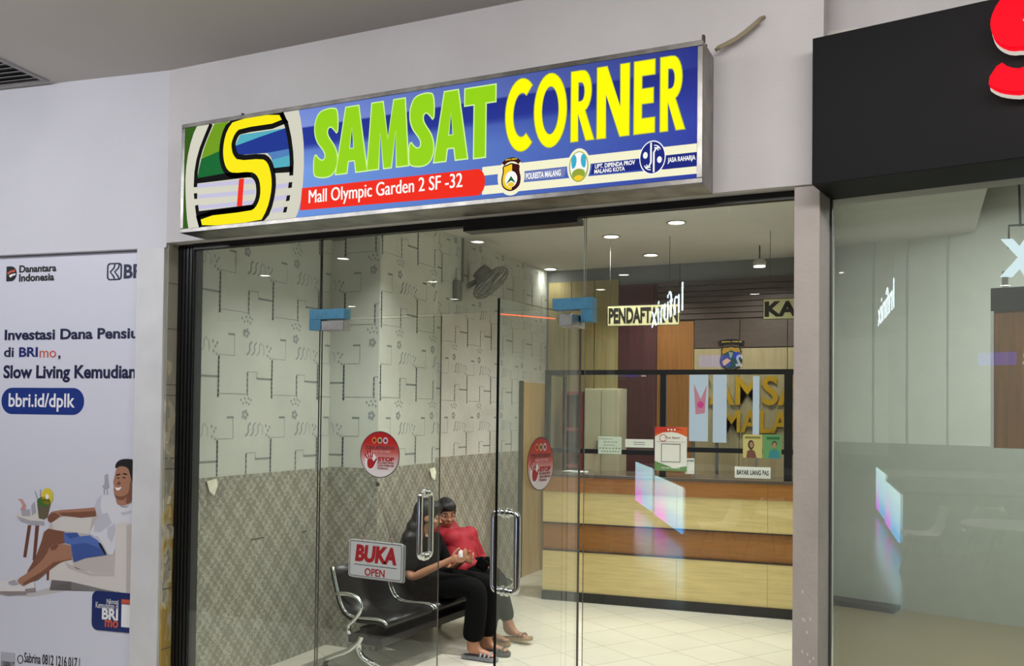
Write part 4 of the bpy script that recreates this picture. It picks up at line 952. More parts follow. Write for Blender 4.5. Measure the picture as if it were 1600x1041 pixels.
for y in (-.035, 1.63):
    bm = B()
    tube(bm, rounded([(.125, y, .49), (.21, y, .50), (.30, y, .485), (.335, y, .42), (.28, y, .345), (.22, y, .30), (.24, y, .25)], .06, 6), .014, 10)
    bench_part('armrest', bm, chrome)

# ------------------------------------------------------------------ the two seated women
def head_extra(bm, M, s=1.0):
    ball(bm, M @ Vector((-.012*s, 0, .018*s)), .088*s, .074*s, .088*s, M.to_3x3().to_4x4())
    ball(bm, M @ Vector((.022*s, 0, -.038*s)), .060*s, .056*s, .068*s, M.to_3x3().to_4x4())
    ball(bm, M @ Vector((.040*s, 0, -.078*s)), .028*s, .030*s, .022*s, M.to_3x3().to_4x4())
    ball(bm, M @ Vector((.088*s, 0, -.022*s)), .017*s, .015*s, .012*s, M.to_3x3().to_4x4())
    ball(bm, M @ Vector((.080*s, 0, -.004*s)), .012*s, .010*s, .026*s, M.to_3x3().to_4x4())
    ball(bm, M @ Vector((.076*s, 0, -.053*s)), .011*s, .022*s, .008*s, M.to_3x3().to_4x4())
    for t in (-1, 1):
        ball(bm, M @ Vector((-.008*s, t*.074*s, -.012*s)), .020*s, .010*s, .030*s, M.to_3x3().to_4x4())
        ball(bm, M @ Vector((.052*s, t*.036*s, -.026*s)), .022*s, .022*s, .018*s, M.to_3x3().to_4x4())
def facing(c, d, roll=0.0):
    d = Vector(d).normalized(); y = Vector((0, 0, 1)).cross(d).normalized(); z = d.cross(y)
    return Matrix(((d.x, y.x, z.x, c[0]), (d.y, y.y, z.y, c[1]), (d.z, y.z, z.z, c[2]), (0, 0, 0, 1)))
def hand_nodes(nodes, edges, pre, wrist, d, side, curl, parent):
    """palm, four fingers and thumb; d: direction of the palm, side: direction from little finger to index, curl: where the fingertips bend to"""
    d = Vector(d).normalized(); side = Vector(side); side = (side-d*side.dot(d)).normalized(); curl = Vector(curl).normalized(); w = Vector(wrist)
    nodes[pre+'w'] = (tuple(w), .020); edges.append((parent, pre+'w'))
    nodes[pre+'p'] = (tuple(w+d*.040), .024); edges.append((pre+'w', pre+'p'))
    for k, (off, L) in enumerate(((.026, .066), (.009, .074), (-.009, .069), (-.026, .054))):
        a = w+d*.075+side*off; b = a+(d*.75+curl*.55).normalized()*L*.5; c = b+(d*.25+curl).normalized()*L*.5
        nodes[pre+'k%d' % k] = (tuple(a), .0105); nodes[pre+'m%d' % k] = (tuple(b), .009); nodes[pre+'t%d' % k] = (tuple(c), .0075)
        edges += [(pre+'p', pre+'k%d' % k), (pre+'k%d' % k, pre+'m%d' % k), (pre+'m%d' % k, pre+'t%d' % k)]
    a = w+d*.035+side*.034+curl*.006; b = a+(d*.7+side*.35+curl*.4).normalized()*.035; c = b+(d*.7+curl*.6-side*.1).normalized()*.026
    nodes[pre+'h0'] = (tuple(a), .012); nodes[pre+'h1'] = (tuple(b), .0105); nodes[pre+'h2'] = (tuple(c), .0085)
    edges += [(pre+'p', pre+'h0'), (pre+'h0', pre+'h1'), (pre+'h1', pre+'h2')]
def foot_nodes(nodes, edges, pre, ankle, d, parent, drop=.045):
    d = Vector((d[0], d[1], 0)).normalized(); a = Vector(ankle); s = Vector((-d.y, d.x, 0))
    nodes[pre+'heel'] = (tuple(a-d*.035+Vector((0, 0, -drop+.022))), .026); nodes[pre+'ball'] = (tuple(a+d*.105+Vector((0, 0, -drop+.012))), (.030, .017))
    edges += [(parent, pre+'heel'), (parent, pre+'ball')]
    for k, o in enumerate((-.024, -.010, .004, .018)):
        L = (.035, .040, .043, .046)[k]
        nodes[pre+'toe%d' % k] = (tuple(a+d*(.125+L)+s*o+Vector((0, 0, -drop+.008))), .0095); edges.append((pre+'ball', pre+'toe%d' % k))
def sandal(name, ankle, d, drop, msole, mstrap, par, tilt=0.0):
    d = Vector((d[0], d[1], 0)).normalized(); ang = math.atan2(d.y, d.x); a = Vector(ankle)
    M = Matrix.Translation((a.x, a.y, a.z-drop)) @ Matrix.Rotation(ang, 4, 'Z') @ Matrix.Rotation(-tilt, 4, 'Y')
    outl = chaikin([(-.075, -.024), (-.075, .024), (-.03, .032), (.05, .033), (.12, .046), (.175, .036), (.186, 0), (.172, -.036), (.12, -.043), (.05, -.030), (-.03, -.031)], 2)
    me = flat_mesh([outl], .022); me.transform(M @ Matrix.Translation((0, 0, -.013))); me.name = name
    o = link(name, me, msole); under(o, par)
    bm = B()
    for x in ((.075, .105, .135) if mstrap[1] else (.09, .12)):
        pts = [M @ Vector((x, .040*math.cos(t), .030*math.sin(t)-.004)) for t in [math.pi*k/8 for k in range(9)]]
        tube(bm, pts, .008 if mstrap[1] else .005, 6)
    under(bmo('strap', bm, mstrap[0]), par)
skin_m = mat('brown_skin', (172, 122, 94), .5, noise=.05, nscale=20); skin2_m = mat('tan_skin', (158, 110, 84), .5, noise=.05, nscale=20)
eye_w = mat('eye_white', (150, 140, 132), .3); eye_b = mat('eye_dark', (24, 16, 14), .25); brow = mat('brow', (34, 24, 20), .8); lip = mat('lips', (134, 72, 66), .5)
def face_parts(M, s, par):
    for t in (-1, 1):
        bm = B(); ball(bm, M @ Vector((.063*s, t*.030*s, .006*s)), .012*s, .015*s, .008*s, M.to_3x3().to_4x4(), 12); eo = under(bmo('eye', bm, eye_w), par)
        bm = B(); ball(bm, M @ Vector((.0715*s, t*.030*s, .006*s)), .005*s, .0065*s, .0068*s, M.to_3x3().to_4x4(), 10); under(bmo('iris', bm, eye_b), par)
        bm = B(); tube(bm, [M @ Vector(((.078-.012*abs(q))*s, (t*(.016+.030*q))*s, (.026+.006*math.sin(3*q))*s)) for q in (0, .25, .5, .75, 1)], .0032*s, 6); under(bmo('eyebrow', bm, brow), par)
    bm = B(); tube(bm, [M @ Vector(((.086-.010*abs(q))*s, q*.022*s, -.053*s)) for q in (-1, -.5, 0, .5, 1)], [.002, .0045, .005, .0045, .002], 6); under(bmo('lips', bm, lip), par)
def cloth_mass(balls, voxel=.008, smooth=6):
    bm = B()
    for c, r_, M in balls: ball(bm, c, r_[0], r_[1], r_[2], M)
    me = bpy.data.meshes.new('c'); bm.to_mesh(me); bm.free()
    o = bpy.data.objects.new('c', me); COL.objects.link(o)
    rm = o.modifiers.new('rm', 'REMESH'); rm.mode = 'VOXEL'; rm.voxel_size = voxel
    sm = o.modifiers.new('sm', 'SMOOTH'); sm.factor = .5; sm.iterations = smooth
    dg = bpy.context.evaluated_depsgraph_get(); dg.update()
    m2 = bpy.data.meshes.new_from_object(o.evaluated_get(dg), depsgraph=dg); bpy.data.objects.remove(o)
    for p in m2.polygons: p.use_smooth = True
    return m2
def T3(p): return tuple(p)
cloth_black = mat('black_cotton', (5, 5, 6), .95, spec=.15, bump=.2, bscale=25); cloth_char = mat('charcoal_cotton', (14, 15, 17), .95, spec=.15, bump=.2, bscale=25); hair_m = mat('black_hair', (7, 6, 6), .55, noise=.3, nscale=10, stretch=(20, 20, 1))
red_cloth = mat('crimson_veil', (150, 10, 32), .7, noise=.12, nscale=9, bump=.25, bscale=14)
# --- woman in black, nearer the glass
YW = 1.56
w1 = thing('person', 'woman in black with long black hair sitting nearest the glass, holding a tissue', 'person', (-3.1, YW, 0), 0, None)
pel = Vector((-3.12, YW, .465)); head = at_y(670, 806, YW+.03)
kn = at_y(746, 917, YW-.09); an = at_y(738, 1008, YW-.10); an.z = .075
kf = Vector((kn.x+.02, YW+.10, kn.z-.01)); af = Vector((an.x+.02, YW+.05, .075))
chest = Vector((-3.185, YW+.01, .69)); neck = Vector((-3.17, YW+.02, .80))
shn, shf = Vector((-3.18, YW-.145, .735)), Vector((-3.16, YW+.165, .735))
eln = at_y(640, 905, YW-.20); hdn = at_y(709, 874, YW-.16)
elf = Vector((-3.08, YW+.24, .50)); hdf = Vector((hdn.x-.03, YW+.04, hdn.z-.035))
N = {'pel': (pel, (.115, .10)), 'bel': (Vector((-3.15, YW, .57)), (.105, .09)), 'chest': (chest, (.115, .085)), 'neck': (neck, .045), 'head': (head, .055),
     'shn': (shn, .046), 'eln': (eln, .036), 'shf': (shf, .046), 'elf': (elf, .034),
     'hipn': (pel+Vector((.05, -.085, -.01)), .075), 'kn': (kn, .052), 'an': (an, .032), 'hipf': (pel+Vector((.05, .085, -.01)), .075), 'kf': (kf, .052), 'af': (af, .032)}
E_ = [('pel', 'bel'), ('bel', 'chest'), ('chest', 'neck'), ('neck', 'head'), ('chest', 'shn'), ('shn', 'eln'), ('chest', 'shf'), ('shf', 'elf'), ('pel', 'hipn'), ('hipn', 'kn'), ('kn', 'an'), ('pel', 'hipf'), ('hipf', 'kf'), ('kf', 'af')]
hand_nodes(N, E_, 'n', hdn-Vector((.03, 0, .008)), Vector((.95, .1, .18)), (0, -.25, 1), (.1, .5, .8), 'eln')
hand_nodes(N, E_, 'f', hdf, Vector((.9, -.35, .15)), (0, .3, 1), (.2, -.7, .5), 'elf')
foot_nodes(N, E_, 'n', an, (1, .05), 'an'); foot_nodes(N, E_, 'f', af, (1, .1), 'af')
HM1 = facing(head, (.86, .46, -.26))
me = skin_body({k: (T3(p), r_) for k, (p, r_) in N.items()}, E_, 'pel', .0055, lambda bm: head_extra(bm, HM1, .98)); me.name = 'body'
under(link('body', me, skin_m), w1); face_parts(HM1, .98, w1)
# polo shirt with short sleeve, wide trousers
N2 = {'a': (pel+Vector((0, 0, .0)), (.140, .125)), 'b': (Vector((-3.165, YW, .57)), (.130, .115)), 'c': (chest, (.140, .108)), 'd': (neck-Vector((0, 0, .03)), (.062, .06)),
      'e': (shn, .064), 'f': (shn.lerp(eln, .85), .060), 'g': (shf, .064), 'h': (shf.lerp(elf, .85), .058)}
me = skin_body({k: (T3(p), r_) for k, (p, r_) in N2.items()}, [('a', 'b'), ('b', 'c'), ('c', 'd'), ('c', 'e'), ('e', 'f'), ('c', 'g'), ('g', 'h')], 'a', .008); me.name = 'shirt'
under(link('shirt', me, cloth_char), w1)
N3 = {'p': (pel+Vector((0, 0, -.005)), (.145, .115)), 'h1': (pel+Vector((.10, -.085, -.005)), .098), 'k1': (kn+Vector((.0, 0, 0)), .086), 's1': (kn.lerp(an, .5)+Vector((.005, 0, 0)), .078), 'a1': (an+Vector((.0, 0, .035)), .078),
      'h2': (pel+Vector((.10, .085, -.005)), .098), 'k2': (kf, .086), 's2': (kf.lerp(af, .5), .076), 'a2': (af+Vector((0, 0, .035)), .076)}
me = skin_body({k: (T3(p), r_) for k, (p, r_) in N3.items()}, [('p', 'h1'), ('h1', 'k1'), ('k1', 's1'), ('s1', 'a1'), ('p', 'h2'), ('h2', 'k2'), ('k2', 's2'), ('s2', 'a2')], 'p', .008); me.name = 'trousers'
under(link('trousers', me, cloth_black), w1)
R1 = HM1.to_3x3().to_4x4()
hb = [(HM1 @ Vector((-.024, 0, .026)), (.094, .084, .096), R1), (HM1 @ Vector((.02, 0, .062)), (.060, .070, .050), R1)]
hp = [head+Vector((-.05, -.02, -.02)), head+Vector((-.075, -.03, -.08)), head+Vector((-.09, -.05, -.15)), head+Vector((-.10, -.06, -.21)), head+Vector((-.105, -.06, -.27)), head+Vector((-.105, -.06, -.33))]
for i, p in enumerate(hp): hb.append((p, (.062+.006*i, .085+.016*i, .07), None))
hb.append((head+Vector((-.03, -.085, -.17)), (.06, .035, .10), None)); hb.append((head+Vector((-.06, -.12, -.25)), (.07, .045, .10), None))
me = cloth_mass(hb); me.name = 'hair'; under(link('hair', me, hair_m), w1)['label'] = 'long black hair falling over the back'
sole_g = mat('grey_sandal', (124, 126, 132), .5); strap_g = mat('grey_strap', (140, 142, 150), .45)
sandal('sandal', an, (1, .05), .045, sole_g, (strap_g, True), w1); sandal('sandal', af, (1, .1), .045, mat('dark_sandal', (70, 70, 74), .6), (mat('dark_sandal', (70, 70, 74), .6), True), w1)
bm = B(); tp = hdn+Vector((.05, -.005, .045))
vs = [bm.verts.new(tp+Vector(q)) for q in ((-.014, 0, -.03), (.016, .004, -.028), (.012, .01, .012), (.002, .004, .024), (-.010, -.004, .008))]
f = bm.faces.new(vs); ex = bmesh.ops.extrude_face_region(bm, geom=[f]); bmesh.ops.translate(bm, vec=(0, .003, 0), verts=[q for q in ex['geom'] if isinstance(q, bmesh.types.BMVert)])
tag(bmo('tissue', bm, white_gloss), 'crumpled white tissue held by the woman in black', 'tissue')
# --- woman in the red headscarf, beyond her
Y2 = 2.10
w2 = thing('person', 'woman in a long red headscarf and black trousers sitting behind the woman in black', 'person', (-3.1, Y2, 0))
head = at_y(697, 803, Y2-.02)
pel = Vector((-3.10, Y2, .465)); chest = Vector((-3.17, Y2, .67)); neck = Vector((head.x-.02, Y2-.01, .77))
kn = at_y(778, 915, Y2-.09); an = at_y(797, 992, Y2-.10); an.z = .08
kf = Vector((kn.x-.06, Y2+.10, kn.z)); af = at_y(768, 1003, Y2-.30); af = Vector((an.x-.12, Y2-.22, .075))
shn, shf = Vector((-3.15, Y2-.13, .70)), Vector((-3.15, Y2+.14, .70))
hdn = at_y(742, 890, Y2-.12); eln = Vector((-3.10, Y2-.19, .52)); elf = Vector((-3.08, Y2+.21, .50)); hdf = Vector((hdn.x+.0, Y2+.03, hdn.z))
N = {'pel': (pel, (.115, .10)), 'bel': (Vector((-3.135, Y2, .56)), (.105, .09)), 'chest': (chest, (.115, .085)), 'neck': (neck, .045), 'head': (head, .055),
     'shn': (shn, .046), 'eln': (eln, .036), 'shf': (shf, .046), 'elf': (elf, .034),
     'hipn': (pel+Vector((.05, -.085, -.01)), .075), 'kn': (kn, .052), 'an': (an, .032), 'hipf': (pel+Vector((.05, .085, -.01)), .075), 'kf': (kf, .052), 'af': (af, .032)}
E_ = [('pel', 'bel'), ('bel', 'chest'), ('chest', 'neck'), ('neck', 'head'), ('chest', 'shn'), ('shn', 'eln'), ('chest', 'shf'), ('shf', 'elf'), ('pel', 'hipn'), ('hipn', 'kn'), ('kn', 'an'), ('pel', 'hipf'), ('hipf', 'kf'), ('kf', 'af')]
hand_nodes(N, E_, 'n', hdn-Vector((.05, 0, 0)), Vector((.95, .2, -.1)), (0, -.2, 1), (.2, .6, -.1), 'eln')
hand_nodes(N, E_, 'f', hdf-Vector((.05, 0, 0)), Vector((.95, -.25, -.1)), (0, .2, 1), (.2, -.6, -.1), 'elf')
foot_nodes(N, E_, 'n', an, (1, -.15), 'an'); foot_nodes(N, E_, 'f', af, (1, -.1), 'af')
HM2 = facing(head, (.70, -.64, -.22))
me = skin_body({k: (T3(p), r_) for k, (p, r_) in N.items()}, E_, 'pel', .0055, lambda bm: head_extra(bm, HM2, .95)); me.name = 'body'
under(link('body', me, skin2_m), w2); face_parts(HM2, .95, w2)
N2 = {'a': (pel, (.140, .125)), 'b': (Vector((-3.145, Y2, .56)), (.130, .115)), 'c': (chest, (.138, .105)), 'd': (neck-Vector((0, 0, .03)), .06),
      'e': (shn, .062), 'f': (shn.lerp(eln, 1.0), .055), 'f2': (eln.lerp(hdn, .7), .042), 'g': (shf, .062), 'h': (shf.lerp(elf, 1.0), .055), 'h2': (elf.lerp(hdf, .7), .042)}
me = skin_body({k: (T3(p), r_) for k, (p, r_) in N2.items()}, [('a', 'b'), ('b', 'c'), ('c', 'd'), ('c', 'e'), ('e', 'f'), ('f', 'f2'), ('c', 'g'), ('g', 'h'), ('h', 'h2')], 'a', .008); me.name = 'blouse'
under(link('blouse', me, red_cloth), w2)
N3 = {'p': (pel+Vector((0, 0, -.005)), (.145, .115)), 'h1': (pel+Vector((.10, -.085, -.005)), .096), 'k1': (kn, .076), 's1': (kn.lerp(an, .5), .066), 'a1': (an+Vector((-.006, 0, .05)), .058),
      'h2': (pel+Vector((.10, .085, -.005)), .096), 'k2': (kf, .076), 's2': (kf.lerp(af, .5), .066), 'a2': (af+Vector((0, 0, .045)), .060)}
me = skin_body({k: (T3(p), r_) for k, (p, r_) in N3.items()}, [('p', 'h1'), ('h1', 'k1'), ('k1', 's1'), ('s1', 'a1'), ('p', 'h2'), ('h2', 'k2'), ('k2', 's2'), ('s2', 'a2')], 'p', .008); me.name = 'trousers'
under(link('trousers', me, cloth_black), w2)
R2 = HM2.to_3x3().to_4x4()
me = cloth_mass([(HM2 @ Vector((-.026, 0, .026)), (.092, .082, .094), R2), (HM2 @ Vector((.018, 0, .064)), (.058, .068, .046), R2)], .006); me.name = 'hair'
under(link('hair', me, hair_m), w2)['label'] = 'black hair above the forehead'
tip = at_y(742, 893, Y2-.10)
hb = [(HM2 @ Vector((-.055, 0, -.075)), (.070, .080, .070), R2), (head+Vector((-.015, -.005, -.135)), (.075, .080, .040), None)]
for p, r_ in ((chest+Vector((.0, 0, .03)), (.110, .16, .07)), (shn, (.075, .075, .072)), (shf, (.072, .072, .072)), (chest+Vector((.01, -.01, -.05)), (.135, .165, .09))): hb.append((p, r_, None))
a0 = chest+Vector((.01, -.04, .0)); b0_ = tip+Vector((-.06, .02, .03))
for i in range(9):
    t = i/8; hb.append((a0.lerp(b0_, t), (.110-.035*t, .15-.06*t, .075-.025*t), None))
for i in range(5):
    t = i/4; hb.append((shn.lerp(Vector((tip.x-.12, Y2-.13, .55)), t), (.070, .065, .070), None)); hb.append((shf.lerp(Vector((tip.x-.14, Y2+.12, .55)), t), (.068, .065, .070), None))
for i in range(10):
    t = i/9; hb.append(((head+rt*.040+Vector((-.05, .07, -.115))).lerp(tip+Vector((-.045, .02, .045)), t), (.036+.034*t, .045+.035*t, .042), None))
    hb.append(((head-rt*.055+Vector((-.04, .06, -.120))).lerp(shn+Vector((0, 0, -.02)), t), (.036+.024*t, .045+.025*t, .042), None))
    hb.append(((HM2 @ Vector((-.085, 0, -.03))).lerp(chest+Vector((-.05, .02, .03)), t), (.045+.03*t, .060+.05*t, .05), None))
me = cloth_mass(hb, .008, 8); me.name = 'headscarf'
under(link('headscarf', me, red_cloth), w2)['label'] = 'long red headscarf draped over shoulders and lap'
sole_b = mat('brown_sandal', (150, 124, 88), .6); strap_b = mat('brown_strap', (110, 78, 56), .6)
sandal('sandal', an, (1, -.15), .045, sole_b, (strap_b, False), w2, .12); sandal('sandal', af, (1, -.1), .045, sole_b, (strap_b, False), w2)
pc = at_y(754, 882, Y2-.12)
bm = B(); box(bm, -.045, .045, -.02, .02, -.035, .045, Matrix.Translation(pc) @ Matrix.Rotation(math.radians(35), 4, 'Y'), bev=.012); tube(bm, [pc+Vector((.02, 0, .03)), pc+Vector((.045, -.01, .06)), pc+Vector((.06, -.01, .02))], .004, 6)
tag(bmo('pouch', bm, cloth_black), 'small black pouch held on the lap of the woman in the red headscarf', 'pouch')

# ------------------------------------------------------------------ wall fan on the rear left wall
fy = at_x(722, 440, -3.66).y
fan = thing('wall_fan', 'pale grey wall fan with its round cage tilted, high on the papered wall', 'fan', (-3.66, fy, 2.8))
fm = mat('fan_grey_plastic', (128, 130, 122), .4)
def Fp(px, py, X): return at_x(px, py, X)
b0, b1 = Fp(716, 438, -3.62), Fp(716, 470, -3.62)
bm = B(); box(bm, -3.66, -3.60, b0.y-.03, b0.y+.05, b1.z, b0.z, bev=.012); under(bmo('wall_bracket', bm, fm), fan)
mot = at_y(751, 427, fy+.12); hub = at_y(764, 436, fy+.10); cc = at_y(766, 440, fy+.05)
bm = B(); tube(bm, [Vector((-3.61, fy+.02, b0.z-.03)), mot+Vector((-.02, 0, -.06)), mot], .024, 10); under(bmo('arm', bm, fm), fan)
e1, e2 = at_y(742, 467, fy+.1), at_y(792, 417, fy+.1); cc = (e1+e2)/2; rad = (e1-e2).length*.46
ax_in = (e2-e1).normalized(); nrm = Vector((.64, .20, -.74)).normalized()
Q = nrm.to_track_quat('Z', 'Y').to_matrix().to_4x4(); MF = Matrix.Translation(cc) @ Q
bm = B(); lathe(bm, [(.02, -.16), (.075, -.15), (.085, -.09), (.07, -.05), (.03, -.04)], 20, MF); under(bmo('motor_housing', bm, fm, None, True), fan)
bm = B()
for r_, z in ((1.0, 0), (.96, .028), (.96, -.028), (.78, .05), (.78, -.05), (.55, .06), (.55, -.06), (.3, .065), (.3, -.062)):
    tube(bm, [MF @ Vector((rad*r_*math.cos(t), rad*r_*math.sin(t), z)) for t in [2*math.pi*k/36 for k in range(36)]], .007 if r_ == 1.0 else .003, 6, True)
for k in range(30):
    t = 2*math.pi*k/30
    for s in (1, -1): tube(bm, [MF @ Vector((rad*q*math.cos(t), rad*q*math.sin(t), s*z)) for q, z in ((.12, .066), (.3, .064), (.55, .06), (.78, .05), (.96, .028), (1, 0))], .0022, 4)
under(bmo('cage', bm, fm), fan)
for k in range(3):
    t = 2*math.pi*k/3; bm = B()
    pl = [(.05, -.04), (.35, -.30), (.75, -.36), (.88, -.1), (.80, .22), (.40, .16), (.08, .05)]
    vs = [bm.verts.new(MF @ Vector((rad*(x*math.cos(t)-y*math.sin(t)), rad*(x*math.sin(t)+y*math.cos(t)), y*.10))) for x, y in pl]
    f = bm.faces.new(vs); ex = bmesh.ops.extrude_face_region(bm, geom=[f]); bmesh.ops.translate(bm, vec=nrm*.004, verts=[q for q in ex['geom'] if isinstance(q, bmesh.types.BMVert)])
    under(bmo('blade', bm, mat('fan_blade', (150, 156, 154), .35)), fan)
bm = B(); lathe(bm, [(.045, .06), (.045, .072), (.02, .078)], 20, MF); under(bmo('badge', bm, fm), fan)
p = at_x(723, 374, -3.655); bm = B(); box(bm, -3.66, -3.645, p.y-.01, p.y+.01, b0.z, SZ); tag(bmo('cable_duct', bm, mat('grey_duct', (130, 130, 122), .6)), 'thin grey cable duct running from the ceiling down to the wall fan', 'cable duct')
#NEXT3

pa, pb = hit(781, 491, MRT.translation, (MRT[0][2], MRT[1][2], 0)), hit(866, 498, MRT.translation, (MRT[0][2], MRT[1][2], 0))
bm = B(); off = Vector((MRT[0][2], MRT[1][2], 0))*.005; tube(bm, [pa+off, pb+off], .0022, 6)
tag(bmo('painted_reflection_line', bm, glow('orange_red_reflection', (255, 120, 80), 1.3)), 'thin orange reflection imitated by a glowing line on the swung-open right door leaf', 'reflection line')  # glowing tube imitates an orange reflection in the leaf
# ------------------------------------------------------------------ service counter with its glazed screen
CP = (-3.045, 3.46, 0); CA = 5.4
FC = frame_of(CP, CA); MC = wall_frame(CP, CA)        # x along the front, y into the counter
CL = 2.24
def UC(px, py, off=0.0): return uv_of(px, py, MC @ Matrix.Translation((0, 0, off)))
counter = thing('service_counter', 'long pale wood service counter with brown bands and a black plinth', 'counter', CP)
pale_w = mat('pale_birch_laminate', (206, 186, 126), .22, noise=.10, nscale=4, stretch=(1, 1, 14)); brown_w = mat('brown_laminate', (156, 104, 50), .25, noise=.12, nscale=4, stretch=(1.2, 1.2, 14))
def cpart(nm, b, m): return under(bmo(nm, b, m), counter)
bm = B(); box(bm, .0, CL, -.015, .60, 0, .082, FC); cpart('plinth', bm, mat('black_plinth', (18, 20, 22), .25))
bm = B(); seams = [0, 1.18, 1.92, CL]
for a, b in zip(seams, seams[1:]): box(bm, a+.001, b-.001, 0, .60, .082, .432, FC)
cpart('lower_panel', bm, pale_w)
bm = B(); box(bm, 0, CL, .035, .60, .445, .672, FC); cpart('recessed_band', bm, brown_w)
bm = B(); box(bm, 0, CL, -.004, .60, .432, .445, FC); box(bm, 0, CL, -.004, .60, .672, .684, FC); cpart('dark_trim', bm, mat('dark_brown_trim', (52, 34, 26), .3))  # thin dark brown strips above and below the recess
bm = B()
for a, b in zip(seams, seams[1:]): box(bm, a+.001, b-.001, 0, .60, .684, .955, FC)
cpart('upper_panel', bm, pale_w)
bm = B()
for a, b in zip(seams, seams[1:]): box(bm, a+.001, b-.001, -.012, .02, .955, 1.085, FC)
cpart('top_band', bm, brown_w)
bm = B(); box(bm, -.01, CL, -.02, .62, 1.085, 1.112, FC, bev=.004); cpart('worktop', bm, mat('dark_worktop', (88, 78, 66), .2))
# black aluminium screen on the counter
scr = thing('counter_screen', 'black framed glass screen standing on the pale wood counter', 'screen', (CP[0], CP[1]+.02, 1.112))
def spart(nm, b, m): return under(bmo(nm, b, m), scr)
u1 = UC(1034, 650)[0]; u2 = UC(1231, 640)[0]
zt = 1.985
for nm, a, b in (('post', 0, .045), ('post', u1-.02, u1+.03), ('post', u2-.03, u2+.035)):
    bm = B(); box(bm, a, b, .02, .065, 1.112, zt, FC); spart(nm, bm, black)
bm = B(); box(bm, 0, CL, .018, .067, zt, zt+.042, FC); spart('top_rail', bm, black)
bm = B(); box(bm, .045, u1-.02, .022, .063, 1.295, 1.335, FC); spart('mid_rail', bm, black)
bm = B(); box(bm, u1+.03, u2-.03, .022, .063, 1.33, 1.37, FC); box(bm, u2+.035, CL, .022, .063, 1.33, 1.37, FC); spart('mid_rail', bm, black)
bm = B(); box(bm, .02, .05, .05, .56, zt, zt+.035, FC); box(bm, .02, .05, .53, .565, 1.112, zt, FC); spart('return_frame', bm, black)
for a, b, z0 in ((.045, u1-.02, 1.335), (u1+.03, u2-.03, 1.37), (u2+.035, CL, 1.37)):
    o = glass_box('screen_pane', a, b, z0, zt, M=FC @ Matrix.Translation((0, .043, 0)), t=.003); under(o, scr)
# notices, sheets and leaflets stuck on the screen
def sheet(nm, label, cat, pa, pb, m, grp=None, off=.0):
    """a printed sheet on the counter screen between two reference points"""
    M = MC @ Matrix.Translation((0, 0, -.017+off)); (a, d), (b, c) = uv_of(*pa, M), uv_of(*pb, M)
    t = thing(nm, label, cat, M @ Vector((a, c, 0)), 0, grp)
    under(shape('sheet', [[(a, c), (b, c), (b, d), (a, d)]], M @ Matrix.Translation((0, 0, .0015)), m, None, .001), t)
    return t, M @ Matrix.Translation((0, 0, .0025)), a, b, c, d
wpaper = mat('white_paper', (226, 230, 224), .6); gpaper = mat('pale_green_paper', (206, 220, 204), .6); grey_ink = mat('grey_ink', (88, 92, 92), .6)
t, M, a, b, c, d = sheet('paper_notice', 'pale green notice with lines of writing low on the left counter screen', 'notice', (935, 682), (971, 710), gpaper)
for k, (s, e) in enumerate(((.05, .6), (.25, .8), (.25, .7), (.05, .95), (.15, .9))):
    y = d-(d-c)*(.12+.18*k); under(text('lettering', ('Loket', 'waktu layanan', 'jam kerja', 'mohon antre dengan tertib', 'terima kasih')[k] if False else '- - - - - - -', a+(b-a)*s, a+(b-a)*e, y-.006, y+.002, M, grey_ink, None, .02, depth=.0003), t)
t, M, a, b, c, d = sheet('paper_notice', 'wide white paper strip on the counter screen beside the orange topped poster', 'notice', (977, 686), (1021, 700), wpaper)
for k in (.35, .6): under(shape('printed_line', [[(a+(b-a)*.3, c+(d-c)*k), (a+(b-a)*.7, c+(d-c)*k), (a+(b-a)*.7, c+(d-c)*(k+.06)), (a+(b-a)*.3, c+(d-c)*(k+.06))]], M, grey_ink, None, .0004), t)
# white poster with orange head and green foot
t, M, a, b, c, d = sheet('counter_poster', 'white poster with an orange top and green foot propped on the counter screen', 'poster', (1023.5, 667), (1073, 737), mat('white_poster', (232, 230, 226), .5), None, .02)
w, h = b-a, d-c
def qp(nm, pts, m, lift=0): return under(shape(nm, [[(a+w*x, c+h*y) for x, y in pts]], M @ Matrix.Translation((0, 0, .0006*lift)), m, None, .0006), t)
orange = mat('orange_print', (214, 96, 44), .5); redo = mat('red_print', (196, 52, 34), .5); gmt = mat('green_hill_print', (96, 138, 76), .5)
qp('printed_band', [(0, 1), (1, 1), (1, .78), (.88, .82), (.7, .87), (.5, .89), (.25, .87), (.1, .82), (0, .78)], orange); qp('printed_band', [(0, 1), (.6, 1), (.9, .93), (.5, .92), (.2, .88), (0, .84)], redo, 1)
for k in range(3): under(shape('printed_seal', [ellipse(a+w*(.42+.1*k), c+h*.94, w*.035, h*.022, 12)], M @ Matrix.Translation((0, 0, .0014)), wpaper, None, .0004), t)
qp('printed_hills', [(0, 0), (1, 0), (1, .12), (.85, .10), (.6, .06), (.4, .12), (.2, .17), (0, .22)], gmt, 1); qp('printed_rule', [(.05, .66), (.95, .66), (.95, .665), (.05, .665)], grey_ink, 1)
under(text('lettering', 'Ayo bayar', a+w*.30, a+w*.80, c+h*.715, c+h*.79, M, mat('brown_ink', (96, 52, 34), .5), None, .0, .3, depth=.0004), t)
under(shape('printed_ring', [stroke(ellipse(a+w*.26, c+h*.75, w*.11, h*.075, 20, 30, 330), w*.02)], M, redo, None, .0006), t)
under(shape('blank_square', [[(a+w*.20, c+h*.20), (a+w*.80, c+h*.20), (a+w*.80, c+h*.62), (a+w*.20, c+h*.62)], [(a+w*.22, c+h*.215), (a+w*.78, c+h*.215), (a+w*.78, c+h*.605), (a+w*.22, c+h*.605)]], M, grey_ink, None, .0006), t)
